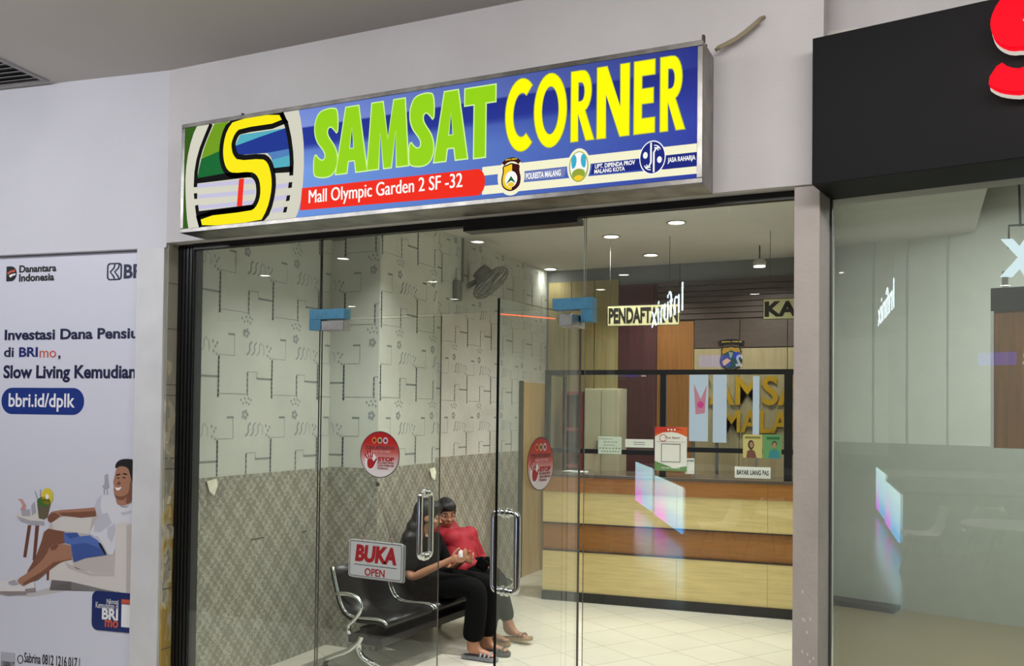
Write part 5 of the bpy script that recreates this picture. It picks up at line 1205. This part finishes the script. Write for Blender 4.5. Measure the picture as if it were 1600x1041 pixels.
under(text('lettering', 'Samsat Malang', a+w*.22, a+w*.78, c+h*.05, c+h*.085, M @ Matrix.Translation((0, 0, .0014)), wpaper, None, .02, depth=.0004), t)
t, M, a, b, c, d = sheet('paper_notice', 'small white card half hidden behind the orange topped poster', 'notice', (1070, 716), (1085, 741), wpaper)
under(text('lettering', 'LAYANAN', a+(b-a)*.2, b-.006, c+(d-c)*.78, c+(d-c)*.9, M, blk_ink, None, .03, depth=.0004), t)
under(text('lettering', 'TUTUP', a+(b-a)*.2, b-.006, c+(d-c)*.15, c+(d-c)*.32, M, blk_ink, None, .03, depth=.0004), t) if False else None
t, M, a, b, c, d = sheet('payment_sign', 'white sign with bold dark lettering standing at the right end of the counter', 'sign', (1148, 729), (1204, 748.5), wpaper)
under(text('lettering', 'BAYAR UANG PAS', a+(b-a)*.06, b-(b-a)*.05, c+(d-c)*.28, c+(d-c)*.72, M, blk_ink, None, .03, depth=.0004), t)
for lab, pa, pb, ground, figs in (
  ('yellow leaflet with a drawn long-haired woman on the counter screen', (1161, 679), (1191, 716), mat('yellow_leaflet', (196, 184, 116), .5), [('hair_print', ellipse(.42, .56, .16, .2, 16), hair_i), ('face_print', ellipse(.44, .56, .10, .13, 14), skin_i), ('dress_print', [(.18, 0), (.22, .28), (.42, .38), (.62, .28), (.70, 0)], brown_i), ('head_print', [(.1, .84), (.9, .84), (.9, .92), (.1, .92)], mat('olive_print', (120, 120, 60), .5))]),
  ('green leaflet with a drawn man in teal on the counter screen', (1192, 679), (1221, 717), mat('green_leaflet', (96, 150, 96), .5), [('hair_print', ellipse(.62, .60, .14, .13, 16), hair_i), ('face_print', ellipse(.62, .55, .11, .13, 14), skin_i), ('shirt_print', [(.30, 0), (.36, .30), (.62, .40), (.86, .30), (.95, 0)], mat('teal_print', (50, 130, 140), .5)), ('head_print', [(.2, .80), (.9, .80), (.9, .90), (.2, .90)], mat('dark_green_print', (40, 100, 60), .5))])):
    t, M, a, b, c, d = sheet('leaflet', lab, 'leaflet', pa, pb, ground, 'leaflets on the counter screen')
    for k, (nm, pts, m) in enumerate(figs): under(shape(nm, [[(a+(b-a)*x, c+(d-c)*y) for x, y in pts]], M @ Matrix.Translation((0, 0, .0005*k)), m, None, .0004), t)
# paper stack on the worktop and a beige till box
def on_counter(px, y): return FC @ Vector((UC(px, 745)[0], y, 1.112))
p = FC @ Vector((UC(888, 735)[0], .22, 1.112)); bm = B()
for k in range(4): box(bm, -.10, .10, -.07, .07, k*.003, k*.003+.0028, Matrix.Translation(p) @ Matrix.Rotation(.1*k-.3, 4, 'Z'))
tag(bmo('paper_stack', bm, wpaper), 'loose stack of white forms lying on the left end of the counter', 'papers')
# hanging name boards over the counter
yb = mat('cream_sign_board', (206, 200, 152), .5)
for body, lab, pa, pb, wires, ext in (('PENDAFTARAN', 'hanging cream board with long black lettering over the left part of the counter', (949, 477.5), (1062, 504), (953, 1046), 0), ('KASIR', 'hanging cream board over the counter cut off by the right pillar', (1192, 467), (1300, 500), (1203, 1290), 0)):
    M = MC @ Matrix.Translation((0, 0, -.01)); (a, d), (b, c) = uv_of(*pa, M), uv_of(*pb, M)
    d0 = uv_of(pa[0], pa[1], M)[1]; c = uv_of(pa[0], pa[1]+33 if body[0] == 'P' else pa[1]+33, M)[1]
    t = thing('hanging_sign', lab, 'sign', M @ Vector((a, c, 0)), 0, 'hanging name boards over the counter')
    under(shape('board', [[(a, c), (b, c), (b, d), (a, d)]], M, yb, None, .008), t)
    h = d-c
    under(shape('border', [[(a, c), (b, c), (b, d), (a, d)], [(a+.006, c+.006), (b-.006, c+.006), (b-.006, d-.006), (a+.006, d-.006)]], M @ Matrix.Translation((0, 0, .0045)), mat('black_border', (40, 38, 30), .5), None, .001), t)
    under(text('lettering', body, a+.014, b-.014, c+h*.13, d-h*.13, M @ Matrix.Translation((0, 0, .0045)), mat('board_letter', (30, 28, 24), .5), None, .045, depth=.0008), t)
    for px in wires:
        uu = uv_of(px, 480, M)[0]; bm = B(); tube(bm, [M @ Vector((uu, d, 0)), M @ Vector((uu, SZ, 0))], .0022, 5); under(bmo('hanger_wire', bm, mat('wire', (70, 70, 66), .5)), t)

# ------------------------------------------------------------------ furniture and marks behind the counter
MY = wall_frame((0, YB-.036, 0), 0)
def UY(px, py): return uv_of(px, py, MY)
gold = mat('gold_letters', (196, 152, 30), .35, .3)
for body, pa, pb, lab in (('SAMSAT', (1086, 633), (1292, 587), 'gold capital lettering in an upper row on the beige rear wall'), ('MALANG', (1130, 676), (1296, 642), 'gold capital lettering in a lower row on the beige rear wall')):
    (a, c), (b, d) = UY(*pa), UY(*pb)
    me = text_mesh(body, .02, 0, 1, .01); xs = [v.co.x for v in me.vertices]; ys_ = [v.co.y for v in me.vertices]
    for v in me.vertices: v.co = Vector((a+(v.co.x-min(xs))/(max(xs)-min(xs))*(b-a), c+(v.co.y-min(ys_))/(max(ys_)-min(ys_))*(d-c), .012 if v.co.z > 0 else 0))
    me.transform(MY @ Matrix.Translation((0, 0, .005))); tag(link('wall_lettering', me, gold), lab, 'lettering', 'gold lettering on the rear wall')
emb = thing('wall_emblem', 'shield emblem with a black name scroll on the rear wall above the gold lettering', 'emblem', MY @ Vector((UY(1143, 553)[0], UY(1143, 553)[1], 0)))
def EP(nm, pts, m, lift):
    return under(shape(nm, [[UY(1080+x/8.006, 510+y/8.008) for x, y in pts]], MY @ Matrix.Translation((0, 0, .002+.0015*lift)), m, None, .003), emb)
shp = chaikin([(395, 250), (440, 262), (500, 240), (560, 262), (610, 248), (622, 300), (640, 320), (618, 345), (648, 440), (600, 520), (494, 570), (395, 515), (352, 450), (384, 345), (372, 300)], 2)
EP('shield', shp, mat('emblem_black', (22, 24, 26), .4), 1); EP('shield_field', [(x*.9+50, y*.9+40) for x, y in shp], mat('emblem_ochre', (150, 118, 36), .5), 2)
EP('shield_field', [(400, 350), (500, 300), (618, 350), (630, 430), (580, 505), (494, 545), (410, 500), (375, 440)], mat('emblem_green', (26, 60, 66), .5), 3)
EP('shield_field', [(390, 440), (450, 400), (500, 430), (410, 500)], mat('emblem_gold', (186, 150, 60), .5), 4); EP('shield_field', [(470, 320), (530, 330), (505, 400), (485, 390)], mat('emblem_grey', (120, 136, 132), .5), 4)
EP('shield_field', [(520, 330), (610, 320), (606, 400), (540, 410)], mat('emblem_blue', (30, 56, 150), .5), 4)
EP('scroll', [(342, 185), (420, 165), (505, 158), (590, 164), (672, 185), (660, 245), (590, 222), (505, 214), (420, 222), (352, 245)], mat('emblem_black', (22, 24, 26), .4), 1)
a, b = UY(1080+380/8.006, 510+212/8.008), UY(1080+635/8.006, 510+182/8.008)
under(text('lettering', 'JAWA TIMUR', a[0], b[0], a[1], b[1], MY @ Matrix.Translation((0, 0, .006)), mat('emblem_gold', (186, 150, 60), .5), None, .02, depth=.001), emb)
# pale cupboard with its open red-framed shelf unit beside it
cw = mat('cream_cupboard', (196, 190, 164), .5, noise=.05, nscale=4)
ca, cb = at_y(913, 650, 4.70), at_y(967, 650, 4.70)
cup = thing('cupboard', 'tall cream cupboard against the rear wall behind the counter', 'cupboard', (ca.x, 4.7, 0))
zc = at_y(940, 607, 4.70).z
bm = B(); box(bm, ca.x, cb.x, 4.70, 4.965, 0, zc, bev=.003); under(bmo('carcass', bm, cw), cup)
for k in range(2):
    xx = ca.x+(cb.x-ca.x)*k/2; bm = B(); box(bm, xx+.004, xx+(cb.x-ca.x)/2-.004, 4.684, 4.70, .06, zc-.012, bev=.002); dr = under(bmo('door', bm, cw), cup)
    bm = B(); box(bm, xx+(.03 if k else (cb.x-ca.x)/2-.045), xx+(.045 if k else (cb.x-ca.x)/2-.03), 4.668, 4.684, 1.25, 1.37); hd = bmo('handle', bm, steel); hd.parent = dr; hd.matrix_parent_inverse = dr.matrix_world.inverted()
ra, rb = at_y(877, 650, 4.70), at_y(911, 650, 4.70); zr = at_y(895, 612, 4.70).z
shf_ = thing('shelf_unit', 'narrow open shelf unit with faded red uprights left of the cream cupboard', 'shelf', (ra.x, 4.7, 0))
fr = mat('faded_red_paint', (150, 78, 70), .5)
for nm, x0_, x1_ in (('upright', ra.x, ra.x+.035), ('upright', rb.x-.035, rb.x)): bm = B(); box(bm, x0_, x1_, 4.70, 4.95, 0, zr); under(bmo(nm, bm, fr), shf_)
for k in range(5): bm = B(); z = zr*(k+1)/5-.03; box(bm, ra.x+.035, rb.x-.035, 4.70, 4.95, z, z+.03); under(bmo('shelf_board', bm, fr), shf_)
bm = B(); box(bm, ra.x+.035, rb.x-.035, 4.94, 4.95, 0, zr); under(bmo('back_panel', bm, grey_band), shf_)
# glowing panels standing in for ad displays mirrored in the glass
for k, (pa, pb, lab) in enumerate((((1078, 580), (1106, 690), 'wide glowing panel imitating a mirrored white poster with a pink phone picture'), ((1115, 580), (1135, 692), 'narrower glowing panel imitating a mirrored white poster, right of the pink phone picture'), ((1177, 588), (1186, 695), 'thin glowing panel imitating a mirrored white strip in front of the gold lettering'))):
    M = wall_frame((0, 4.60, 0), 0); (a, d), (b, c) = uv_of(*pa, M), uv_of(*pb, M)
    t = thing('reflected_ad_panel', lab, 'reflection panel', M @ Vector((a, 0, 0)), 0, 'panels imitating reflections behind the counter')
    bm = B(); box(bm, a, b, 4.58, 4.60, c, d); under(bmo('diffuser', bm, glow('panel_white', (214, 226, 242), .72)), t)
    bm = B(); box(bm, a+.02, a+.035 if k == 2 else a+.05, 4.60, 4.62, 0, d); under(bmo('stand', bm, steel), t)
    if k == 0:
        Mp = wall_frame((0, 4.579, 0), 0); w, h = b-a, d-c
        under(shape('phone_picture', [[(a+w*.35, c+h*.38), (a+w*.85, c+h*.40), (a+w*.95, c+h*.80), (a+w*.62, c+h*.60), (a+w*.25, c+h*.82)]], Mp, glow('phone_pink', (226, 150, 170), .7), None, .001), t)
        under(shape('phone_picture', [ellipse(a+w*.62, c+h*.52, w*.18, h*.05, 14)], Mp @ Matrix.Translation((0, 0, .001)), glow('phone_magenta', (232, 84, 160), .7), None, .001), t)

# ------------------------------------------------------------------ lamps
lamp_white = glow('lamp_diffuser', (255, 252, 246), 16.0)
ring_m = mat('lamp_ring', (188, 186, 180), .4, .2)
def downlight(x, y, z, label, grp, power, r=.062, color=(1, .98, .94), spread=116):
    t = thing('downlight', label, 'downlight', (x, y, z), 0, grp)
    bm = B(); lathe(bm, [(r*1.28, 0), (r*1.28, -.006), (r*1.02, -.010), (r, -.004), (r, .0)], 24); bmo('trim_ring', bm, ring_m, t)
    bm = B(); lathe(bm, [(r*.99, -.001), (r*.99, -.005), (r*.5, -.0055)], 24); bmo('diffuser', bm, lamp_white, t)
    if power:
        area_lamp('lamp', (0, 0, -.012), r*2, power, color, parent=t, spread=spread)
    return t
def shop_light(px, py): p = at_z(px, py, SZ); return p.x, p.y
inl = [((955, 369), 'round recessed downlight in the office ceiling left of the big central one'), ((1057, 347), 'largest round recessed downlight in the office ceiling, above the hanging boards'), ((1017, 398), 'round recessed downlight in the office ceiling behind the two larger ones'), ((860, 420), 'round recessed downlight in the office ceiling close to the papered left wall')]
for (px, py), lab in inl:
    x, y = shop_light(px, py); downlight(x, y, SZ, lab, 'office downlights', 1.0 if px == 860 else 13)
for x, y, pw in ((-2.6, .8, 27), (-1.4, .8, 10), (-1.6, 2.2, 6), (-.9, 2.3, 8)):
    downlight(x, y, SZ, 'unseen recessed downlight added to brighten the office just inside the glass front', 'added office downlights inside the glass front', pw)  # unseen lamps added to light the front of the office
x, y = shop_light(1187, 384); z = at_y(1187, 388, y).z
pd = thing('pendant_lamp', 'small white lamp hanging on a short rod from the office ceiling near the right pillar', 'lamp', (x, y, SZ))
bm = B(); tube(bm, [(0, 0, 0), (0, 0, -.13)], .006, 8); bmo('rod', bm, softblack, pd)
bm = B(); lathe(bm, [(.03, -.12), (.055, -.14), (.058, -.17), (.05, -.185)], 20); bmo('lamp_head', bm, ring_m, pd)
bm = B(); lathe(bm, [(.05, -.184), (.05, -.19), (.02, -.195)], 20); bmo('diffuser', bm, lamp_white, pd)
area_lamp('lamp', (0, 0, -.2), .09, 14, (1, .95, .87), parent=pd, spread=160)
# gallery downlights behind the viewer, which the glass front mirrors
for x, y in ((-6.68, -5.5), (-4.57, -5.12), (-8.6, -6.3), (-6.6, -7.66), (-7.27, -9.58), (-4.53, -9.3), (-1.97, -4.34), (-3.755, -8.0), (-1.0, -7.4), (-2.4, -10.6), (-9.6, -9.9)):
    downlight(x, y, CZ, 'round downlight of the gallery ceiling, mirrored as a small bright oval in the glass', 'gallery downlights mirrored in the glass', 36, .075, (1, .97, .93))
area_lamp('neighbour_shop_lamp', (1.2, 2.2, 3.35), 1.6, 100, (.98, 1, .97), shape='RECTANGLE', sy=1.2)

# ------------------------------------------------------------------ right-hand shop: lit letter and framed panel
MX = MR @ Matrix.Translation((0, 0, -.55))
def UX(px, py): return uv_of(px, py, MX)
disp = thing('framed_display', 'black framed display of upright brown boards inside the right-hand shop', 'display', MX @ Vector((UX(1548, 700)[0], UX(1548, 700)[1], 0)))
a, b0_ = UX(1549, 700); d_ = UX(1549, 452)[1]
F2 = FR @ Matrix.Translation((0, .55, 0))
bm = B(); box(bm, a, a+1.1, -.03, .02, d_-.10, d_, F2); under(bmo('frame_head', bm, softblack), disp)
bm = B(); box(bm, a, a+.012, -.032, .02, b0_, d_-.10, F2); under(bmo('frame_side', bm, white_gloss), disp)
bm = B(); bmr = random.Random(3)
for k in range(9): box(bm, a+.012+k*.12, a+.012+k*.12+.117, -.012-.004*(k % 2), .02, b0_, d_-.10, F2)
under(bmo('board_panel', bm, mat('amber_boards', (150, 98, 40), .45, noise=.3, nscale=3, stretch=(14, 14, .8))), disp)
bm = B(); box(bm, a+.50, a+.55, -.01, .03, 0, b0_, F2); box(bm, a+.98, a+1.03, -.01, .03, 0, b0_, F2); under(bmo('stand', bm, softblack), disp)
lx = thing('lit_letter', 'white glowing letter on a bracket above the framed brown boards in the right-hand shop', 'letter', MX @ Vector((UX(1590, 432)[0], UX(1590, 432)[1], 0)))
P_ = [(490, 438), (600, 436), (660, 500), (700, 440), (800, 440), (716, 600), (800, 770), (700, 770), (655, 700), (590, 772), (486, 774), (645, 600)]
me = flat_mesh([[UX(1480+x/5.783, 300+y/5.783) for x, y in P_]], .03); me.transform(MX @ Matrix.Translation((0, 0, .02))); me.name = 'letter_body'
under(link('letter_body', me, glow('cool_white_letter', (226, 246, 255), 1.15)), lx)
q = UX(1571, 432); bm = B(); box(bm, q[0]-.012, q[0]+.012, -.02, .0, d_, q[1]+.02, F2); under(bmo('bracket', bm, steel), lx)
q1, q2 = UX(1576, 352), UX(1594, 353); bm = B(); tube(bm, [MX @ Vector((q1[0], q1[1]-.10, -.01)), MX @ Vector((q1[0], q1[1], -.01)), MX @ Vector((q2[0]+.1, q2[1], -.01))], .005, 6); tube(bm, [MX @ Vector((q2[0], q2[1], -.01)), MX @ Vector((q2[0]-.006, q2[1]+.25, -.01)), MX @ Vector((q2[0]-.008, CZ, -.01))], .005, 6)
under(bmo('hanger', bm, softblack), lx)

# ------------------------------------------------------------------ what stands across the gallery and shows in the glass
def kiosk_glow(name, P0, u, L, z0, z1):
    """lit acrylic front, white-cyan at the top, magenta and blue at the foot"""
    m = bpy.data.materials.new(name); m.use_nodes = True; nt = m.node_tree; b = nt.nodes['Principled BSDF']
    tc = nt.nodes.new('ShaderNodeTexCoord'); se = nt.nodes.new('ShaderNodeSeparateXYZ'); nt.links.new(tc.outputs['UV'], se.inputs[0])
    def rmp(st, src):
        r = nt.nodes.new('ShaderNodeValToRGB'); e = r.color_ramp.elements; e[0].position, e[0].color = st[0][0], lin(st[0][1]); e[1].position, e[1].color = st[-1][0], lin(st[-1][1])
        for p, c in st[1:-1]: k = e.new(p); k.color = lin(c)
        nt.links.new(src, r.inputs[0]); return r.outputs[0]
    foot = rmp([(0, (40, 180, 255)), (.45, (60, 170, 255)), (.62, (226, 60, 255)), (1, (200, 70, 250))], se.outputs['X'])
    head_ = rmp([(0, (214, 250, 250)), (1, (190, 240, 245))], se.outputs['X'])
    f = rmp([(0, (0, 0, 0)), (.10, (20, 20, 20)), (.42, (200, 200, 200)), (1, (255, 255, 255))], se.outputs['Y'])
    mx = nt.nodes.new('ShaderNodeMixRGB'); nt.links.new(f, mx.inputs[0]); nt.links.new(foot, mx.inputs[1]); nt.links.new(head_, mx.inputs[2])
    nt.links.new(mx.outputs[0], b.inputs['Emission Color']); b.inputs['Emission Strength'].default_value = 7.0
    b.inputs['Base Color'].default_value = (.1, .1, .1, 1)
    return m
def lit_panel(name, p, q, z0, z1, parent, thick):
    """upright lit panel between plan points p and q (uv: x from p to q, y up)"""
    p, q = Vector((p[0], p[1], 0)), Vector((q[0], q[1], 0)); d = (q-p).normalized(); n = Vector((d.y, -d.x, 0))*thick
    me = bpy.data.meshes.new(name); V_ = []
    for o in (Vector((0, 0, 0)), n): V_ += [p+o+Vector((0, 0, z0)), q+o+Vector((0, 0, z0)), q+o+Vector((0, 0, z1)), p+o+Vector((0, 0, z1))]
    me.from_pydata([tuple(v) for v in V_], [], [(0, 1, 2, 3), (7, 6, 5, 4), (0, 4, 5, 1), (1, 5, 6, 2), (2, 6, 7, 3), (3, 7, 4, 0)])
    uvl = me.uv_layers.new(name='UVMap')
    uvc = [(0, 0), (1, 0), (1, 1), (0, 1)]*2
    for lp in me.loops: uvl.data[lp.index].uv = uvc[lp.vertex_index]
    return under(link(name, me, kiosk_glow(name+'_light', None, None, 0, 0, 0)), parent)
A1, A2 = Vector((-2.79, -7.57, 0)), Vector((-3.70, -9.56, 0)); e1 = (A2-A1).normalized(); e2 = Vector((-e1.y, e1.x, 0))
dark_t = mat('kiosk_dark_top', (58, 52, 48), .3); grey_k = mat('kiosk_grey', (150, 150, 146), .4)
ks = thing('display_table', 'grey phone display table with one glowing side, mirrored in the glass of both shops', 'display table', (A1.x, A1.y, 0))
bm = B(); c = [A1+e1*.02+e2*.03, A2-e1*.02+e2*.03, A2-e1*.02+e2*1.7, A1+e1*.02+e2*1.7]
lo = [bm.verts.new((v.x, v.y, 0)) for v in c]; hi = [bm.verts.new((v.x, v.y, .70)) for v in c]; bm.faces.new(lo); bm.faces.new(hi)
for i in range(4): bm.faces.new((lo[i], lo[(i+1) % 4], hi[(i+1) % 4], hi[i]))
under(bmo('body', bm, grey_k), ks)
bm = B(); c = [A1-e1*.02, A2+e1*.02, A2+e1*.02+e2*1.74, A1-e1*.02+e2*1.74]
lo = [bm.verts.new((v.x, v.y, .70)) for v in c]; hi = [bm.verts.new((v.x, v.y, .735)) for v in c]; bm.faces.new(lo); bm.faces.new(hi)
for i in range(4): bm.faces.new((lo[i], lo[(i+1) % 4], hi[(i+1) % 4], hi[i]))
under(bmo('table_top', bm, dark_t), ks)
lit_panel('lit_side', (A1.x, A1.y), (A2.x, A2.y), .10, .70, ks, .02)
B1, B2 = Vector((-2.9, -12.6, 0)), Vector((-4.3, -15.6, 0))
ks2 = thing('display_table', 'far white glowing display table mirrored behind the grey one', 'display table', (B1.x, B1.y, 0))
f1 = (B2-B1).normalized(); f2 = Vector((-f1.y, f1.x, 0))
bm = B(); c = [B1+f2*.03, B2+f2*.03, B2+f2*1.5, B1+f2*1.5]
lo = [bm.verts.new((v.x, v.y, 0)) for v in c]; hi = [bm.verts.new((v.x, v.y, .56)) for v in c]; bm.faces.new(lo); bm.faces.new(hi)
for i in range(4): bm.faces.new((lo[i], lo[(i+1) % 4], hi[(i+1) % 4], hi[i]))
under(bmo('body', bm, grey_k), ks2)
lit_panel('lit_side', (B1.x, B1.y), (B2.x, B2.y), .05, .55, ks2, .02)
ks3 = thing('display_table', 'third display table with a cyan glowing side, mirrored left of the grey one', 'display table', (A2.x, A2.y, 0))
C1, C2 = A2+e1*.45+e2*.02, A2+e1*2.3+e2*.02
bm = B(); c = [C1+e2*.03, C2+e2*.03, C2+e2*1.6, C1+e2*1.6]
lo = [bm.verts.new((v.x, v.y, 0)) for v in c]; hi = [bm.verts.new((v.x, v.y, .76)) for v in c]; bm.faces.new(lo); bm.faces.new(hi)
for i in range(4): bm.faces.new((lo[i], lo[(i+1) % 4], hi[(i+1) % 4], hi[i]))
under(bmo('body', bm, grey_k), ks3); lit_panel('lit_side', (C1.x, C1.y), (C2.x, C2.y), .10, .78, ks3, .02)
# hanging lit name sign over the tables
S1, S2 = Vector((-2.68, -7.05, 0)), Vector((-3.68, -9.18, 0)); ds = (S2-S1).normalized(); L_ = (S2-S1).length
hs = thing('hanging_light_sign', 'white glowing letters hung over the phone tables, seen mirrored and reversed in the glass', 'sign', (S1.x, S1.y, 2.93))
MH = Matrix(((ds.x, 0, -ds.y*-1, S1.x), (ds.y, 0, -ds.x, S1.y), (0, 1, 0, 0), (0, 0, 0, 1)))
under(text('lettering', 'Infinix', 0, L_, 2.94, 3.30, MH, glow('cool_sign_white', (226, 244, 255), 16.0), None, -.008, depth=.006), hs)
for t_ in (.1, .9): bm = B(); q = S1+ds*L_*t_; tube(bm, [(q.x, q.y, 3.29), (q.x, q.y, CZ)], .008, 6); under(bmo('hanger_rod', bm, softblack), hs)
# white shell chairs and a round table
shell = mat('white_shell', (226, 224, 216), .4); wleg = mat('chair_wood_leg', (120, 88, 56), .5)
def make_chair(label):
    t = thing('shell_chair', label, 'chair', (0, 0, 0), 0, 'white shell chairs mirrored in the glass')
    bm = B(); rows = []
    pr = [(.20, .40), (.10, .385), (0, .38), (-.10, .39), (-.17, .43), (-.205, .52), (-.225, .62), (-.235, .71)]
    for i, (x, z) in enumerate(pr):
        wd = (.19, .205, .21, .21, .205, .20, .18, .13)[i]; row = []
        for k in range(9):
            s = -1+k/4; row.append(bm.verts.new((x+.05*s*s*(1 if i > 3 else 0), s*wd, z+.05*s*s*(1 if i < 5 else .2))))
        rows.append(row)
    for i in range(len(rows)-1):
        for k in range(8): bm.faces.new((rows[i][k], rows[i][k+1], rows[i+1][k+1], rows[i+1][k])).smooth = True
    ex = bmesh.ops.extrude_face_region(bm, geom=bm.faces[:]); bmesh.ops.translate(bm, vec=(0, 0, -.012), verts=[q for q in ex['geom'] if isinstance(q, bmesh.types.BMVert)])
    bmo('seat_shell', bm, shell, t)
    for sx in (-1, 1):
        for sy in (-1, 1): bm = B(); tube(bm, [(sx*.10, sy*.10, .375), (sx*.20, sy*.19, 0)], [.016, .011], 8); bmo('leg', bm, wleg, t)
    bm = B(); tube(bm, [(-.15, -.145, .19), (.15, .145, .19)], .005, 6); tube(bm, [(-.15, .145, .19), (.15, -.145, .19)], .005, 6); bmo('stretcher', bm, softblack, t)
    return t
c0 = make_chair('white shell chair with wooden legs beside the mirrored phone table'); c0.location = (-2.02, -6.1, 0); c0.rotation_euler = (0, 0, 2.6)
def dup(root, loc, rz, label):
    r_ = root.copy(); COL.objects.link(r_); r_.location = loc; r_.rotation_euler = (0, 0, rz); r_['label'] = label
    for ch in list(root.children):
        k = ch.copy(); COL.objects.link(k); k.parent = r_
    return r_
dup(c0, (-1.62, -6.75, 0), -2.1, 'white shell chair with wooden legs on the far side of the mirrored round table')
dup(c0, (-.55, -5.4, 0), 2.5, 'white shell chair with wooden legs at the near right of the mirrored round table')
rtb = thing('round_table', 'white round table on wooden legs mirrored low in the glass', 'table', (-1.1, -5.75, 0))
bm = B(); lathe(bm, [(.44, .615), (.45, .622), (.45, .634), (.44, .64)], 32); bmo('table_top', bm, shell, rtb)
for sx in (-1, 1):
    for sy in (-1, 1): bm = B(); tube(bm, [(sx*.10, sy*.10, .615), (sx*.24, sy*.24, 0)], [.020, .013], 8); bmo('leg', bm, wleg, rtb)
# opposite side of the gallery: dark shop fronts, timber battens, coloured sign
bm = B(); box(bm, -16, 12, -25.6, -25.3, 0, 6.5); struct('wall_opposite', bm, mat('opposite_wall', (120, 108, 96), .7, noise=.1, nscale=1))
bm = B()
for k in range(9): box(bm, -7.5, 3.5, -14.2, -14.0, 3.3+k*.32, 3.5+k*.32)
struct('trim_9', bm, mat('dark_battens', (88, 76, 72), .6))
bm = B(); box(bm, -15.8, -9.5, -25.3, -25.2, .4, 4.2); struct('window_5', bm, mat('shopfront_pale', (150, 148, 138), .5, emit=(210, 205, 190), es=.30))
dirs = thing('direction_sign', 'lit violet hanging direction sign with a white numeral, mirrored small and reversed', 'sign', (-5.4, -20.7, 3.2))
MDs = Matrix(((-1, 0, 0, -4.6), (0, 0, 1, -20.6), (0, 1, 0, 0), (0, 0, 0, 1)))
under(shape('sign_panel', [rrect(.1, .95, 2.95, 3.27, .05)], MDs, glow('violet_light', (74, 70, 220), 3.0), None, .08), dirs)
under(text('lettering', '2', -.22, -.05, 2.96, 3.28, MDs, glow('numeral_white', (240, 244, 255), 4.0), None, .03, depth=.05), dirs)
for x in (-5.6, -4.8): bm = B(); tube(bm, [(x, -20.6, 3.7), (x, -20.6, 6)], .01, 6); under(bmo('hanger_rod', bm, softblack), dirs)

# left end of the gallery: pale shop fronts and a dim passage, seen only as a soft reflection
bm = B(); box(bm, -16.2, -16, -25.3, 0, 0, 6.5); struct('wall_gallery_left', bm, mat('gallery_left_wall', (140, 146, 146), .7, noise=.06, nscale=.6))
bm = B(); box(bm, 12, 12.2, -25.3, 0, 0, 6.5); struct('wall_gallery_right', bm, mat('gallery_right_wall', (120, 112, 104), .7, noise=.06, nscale=.6))
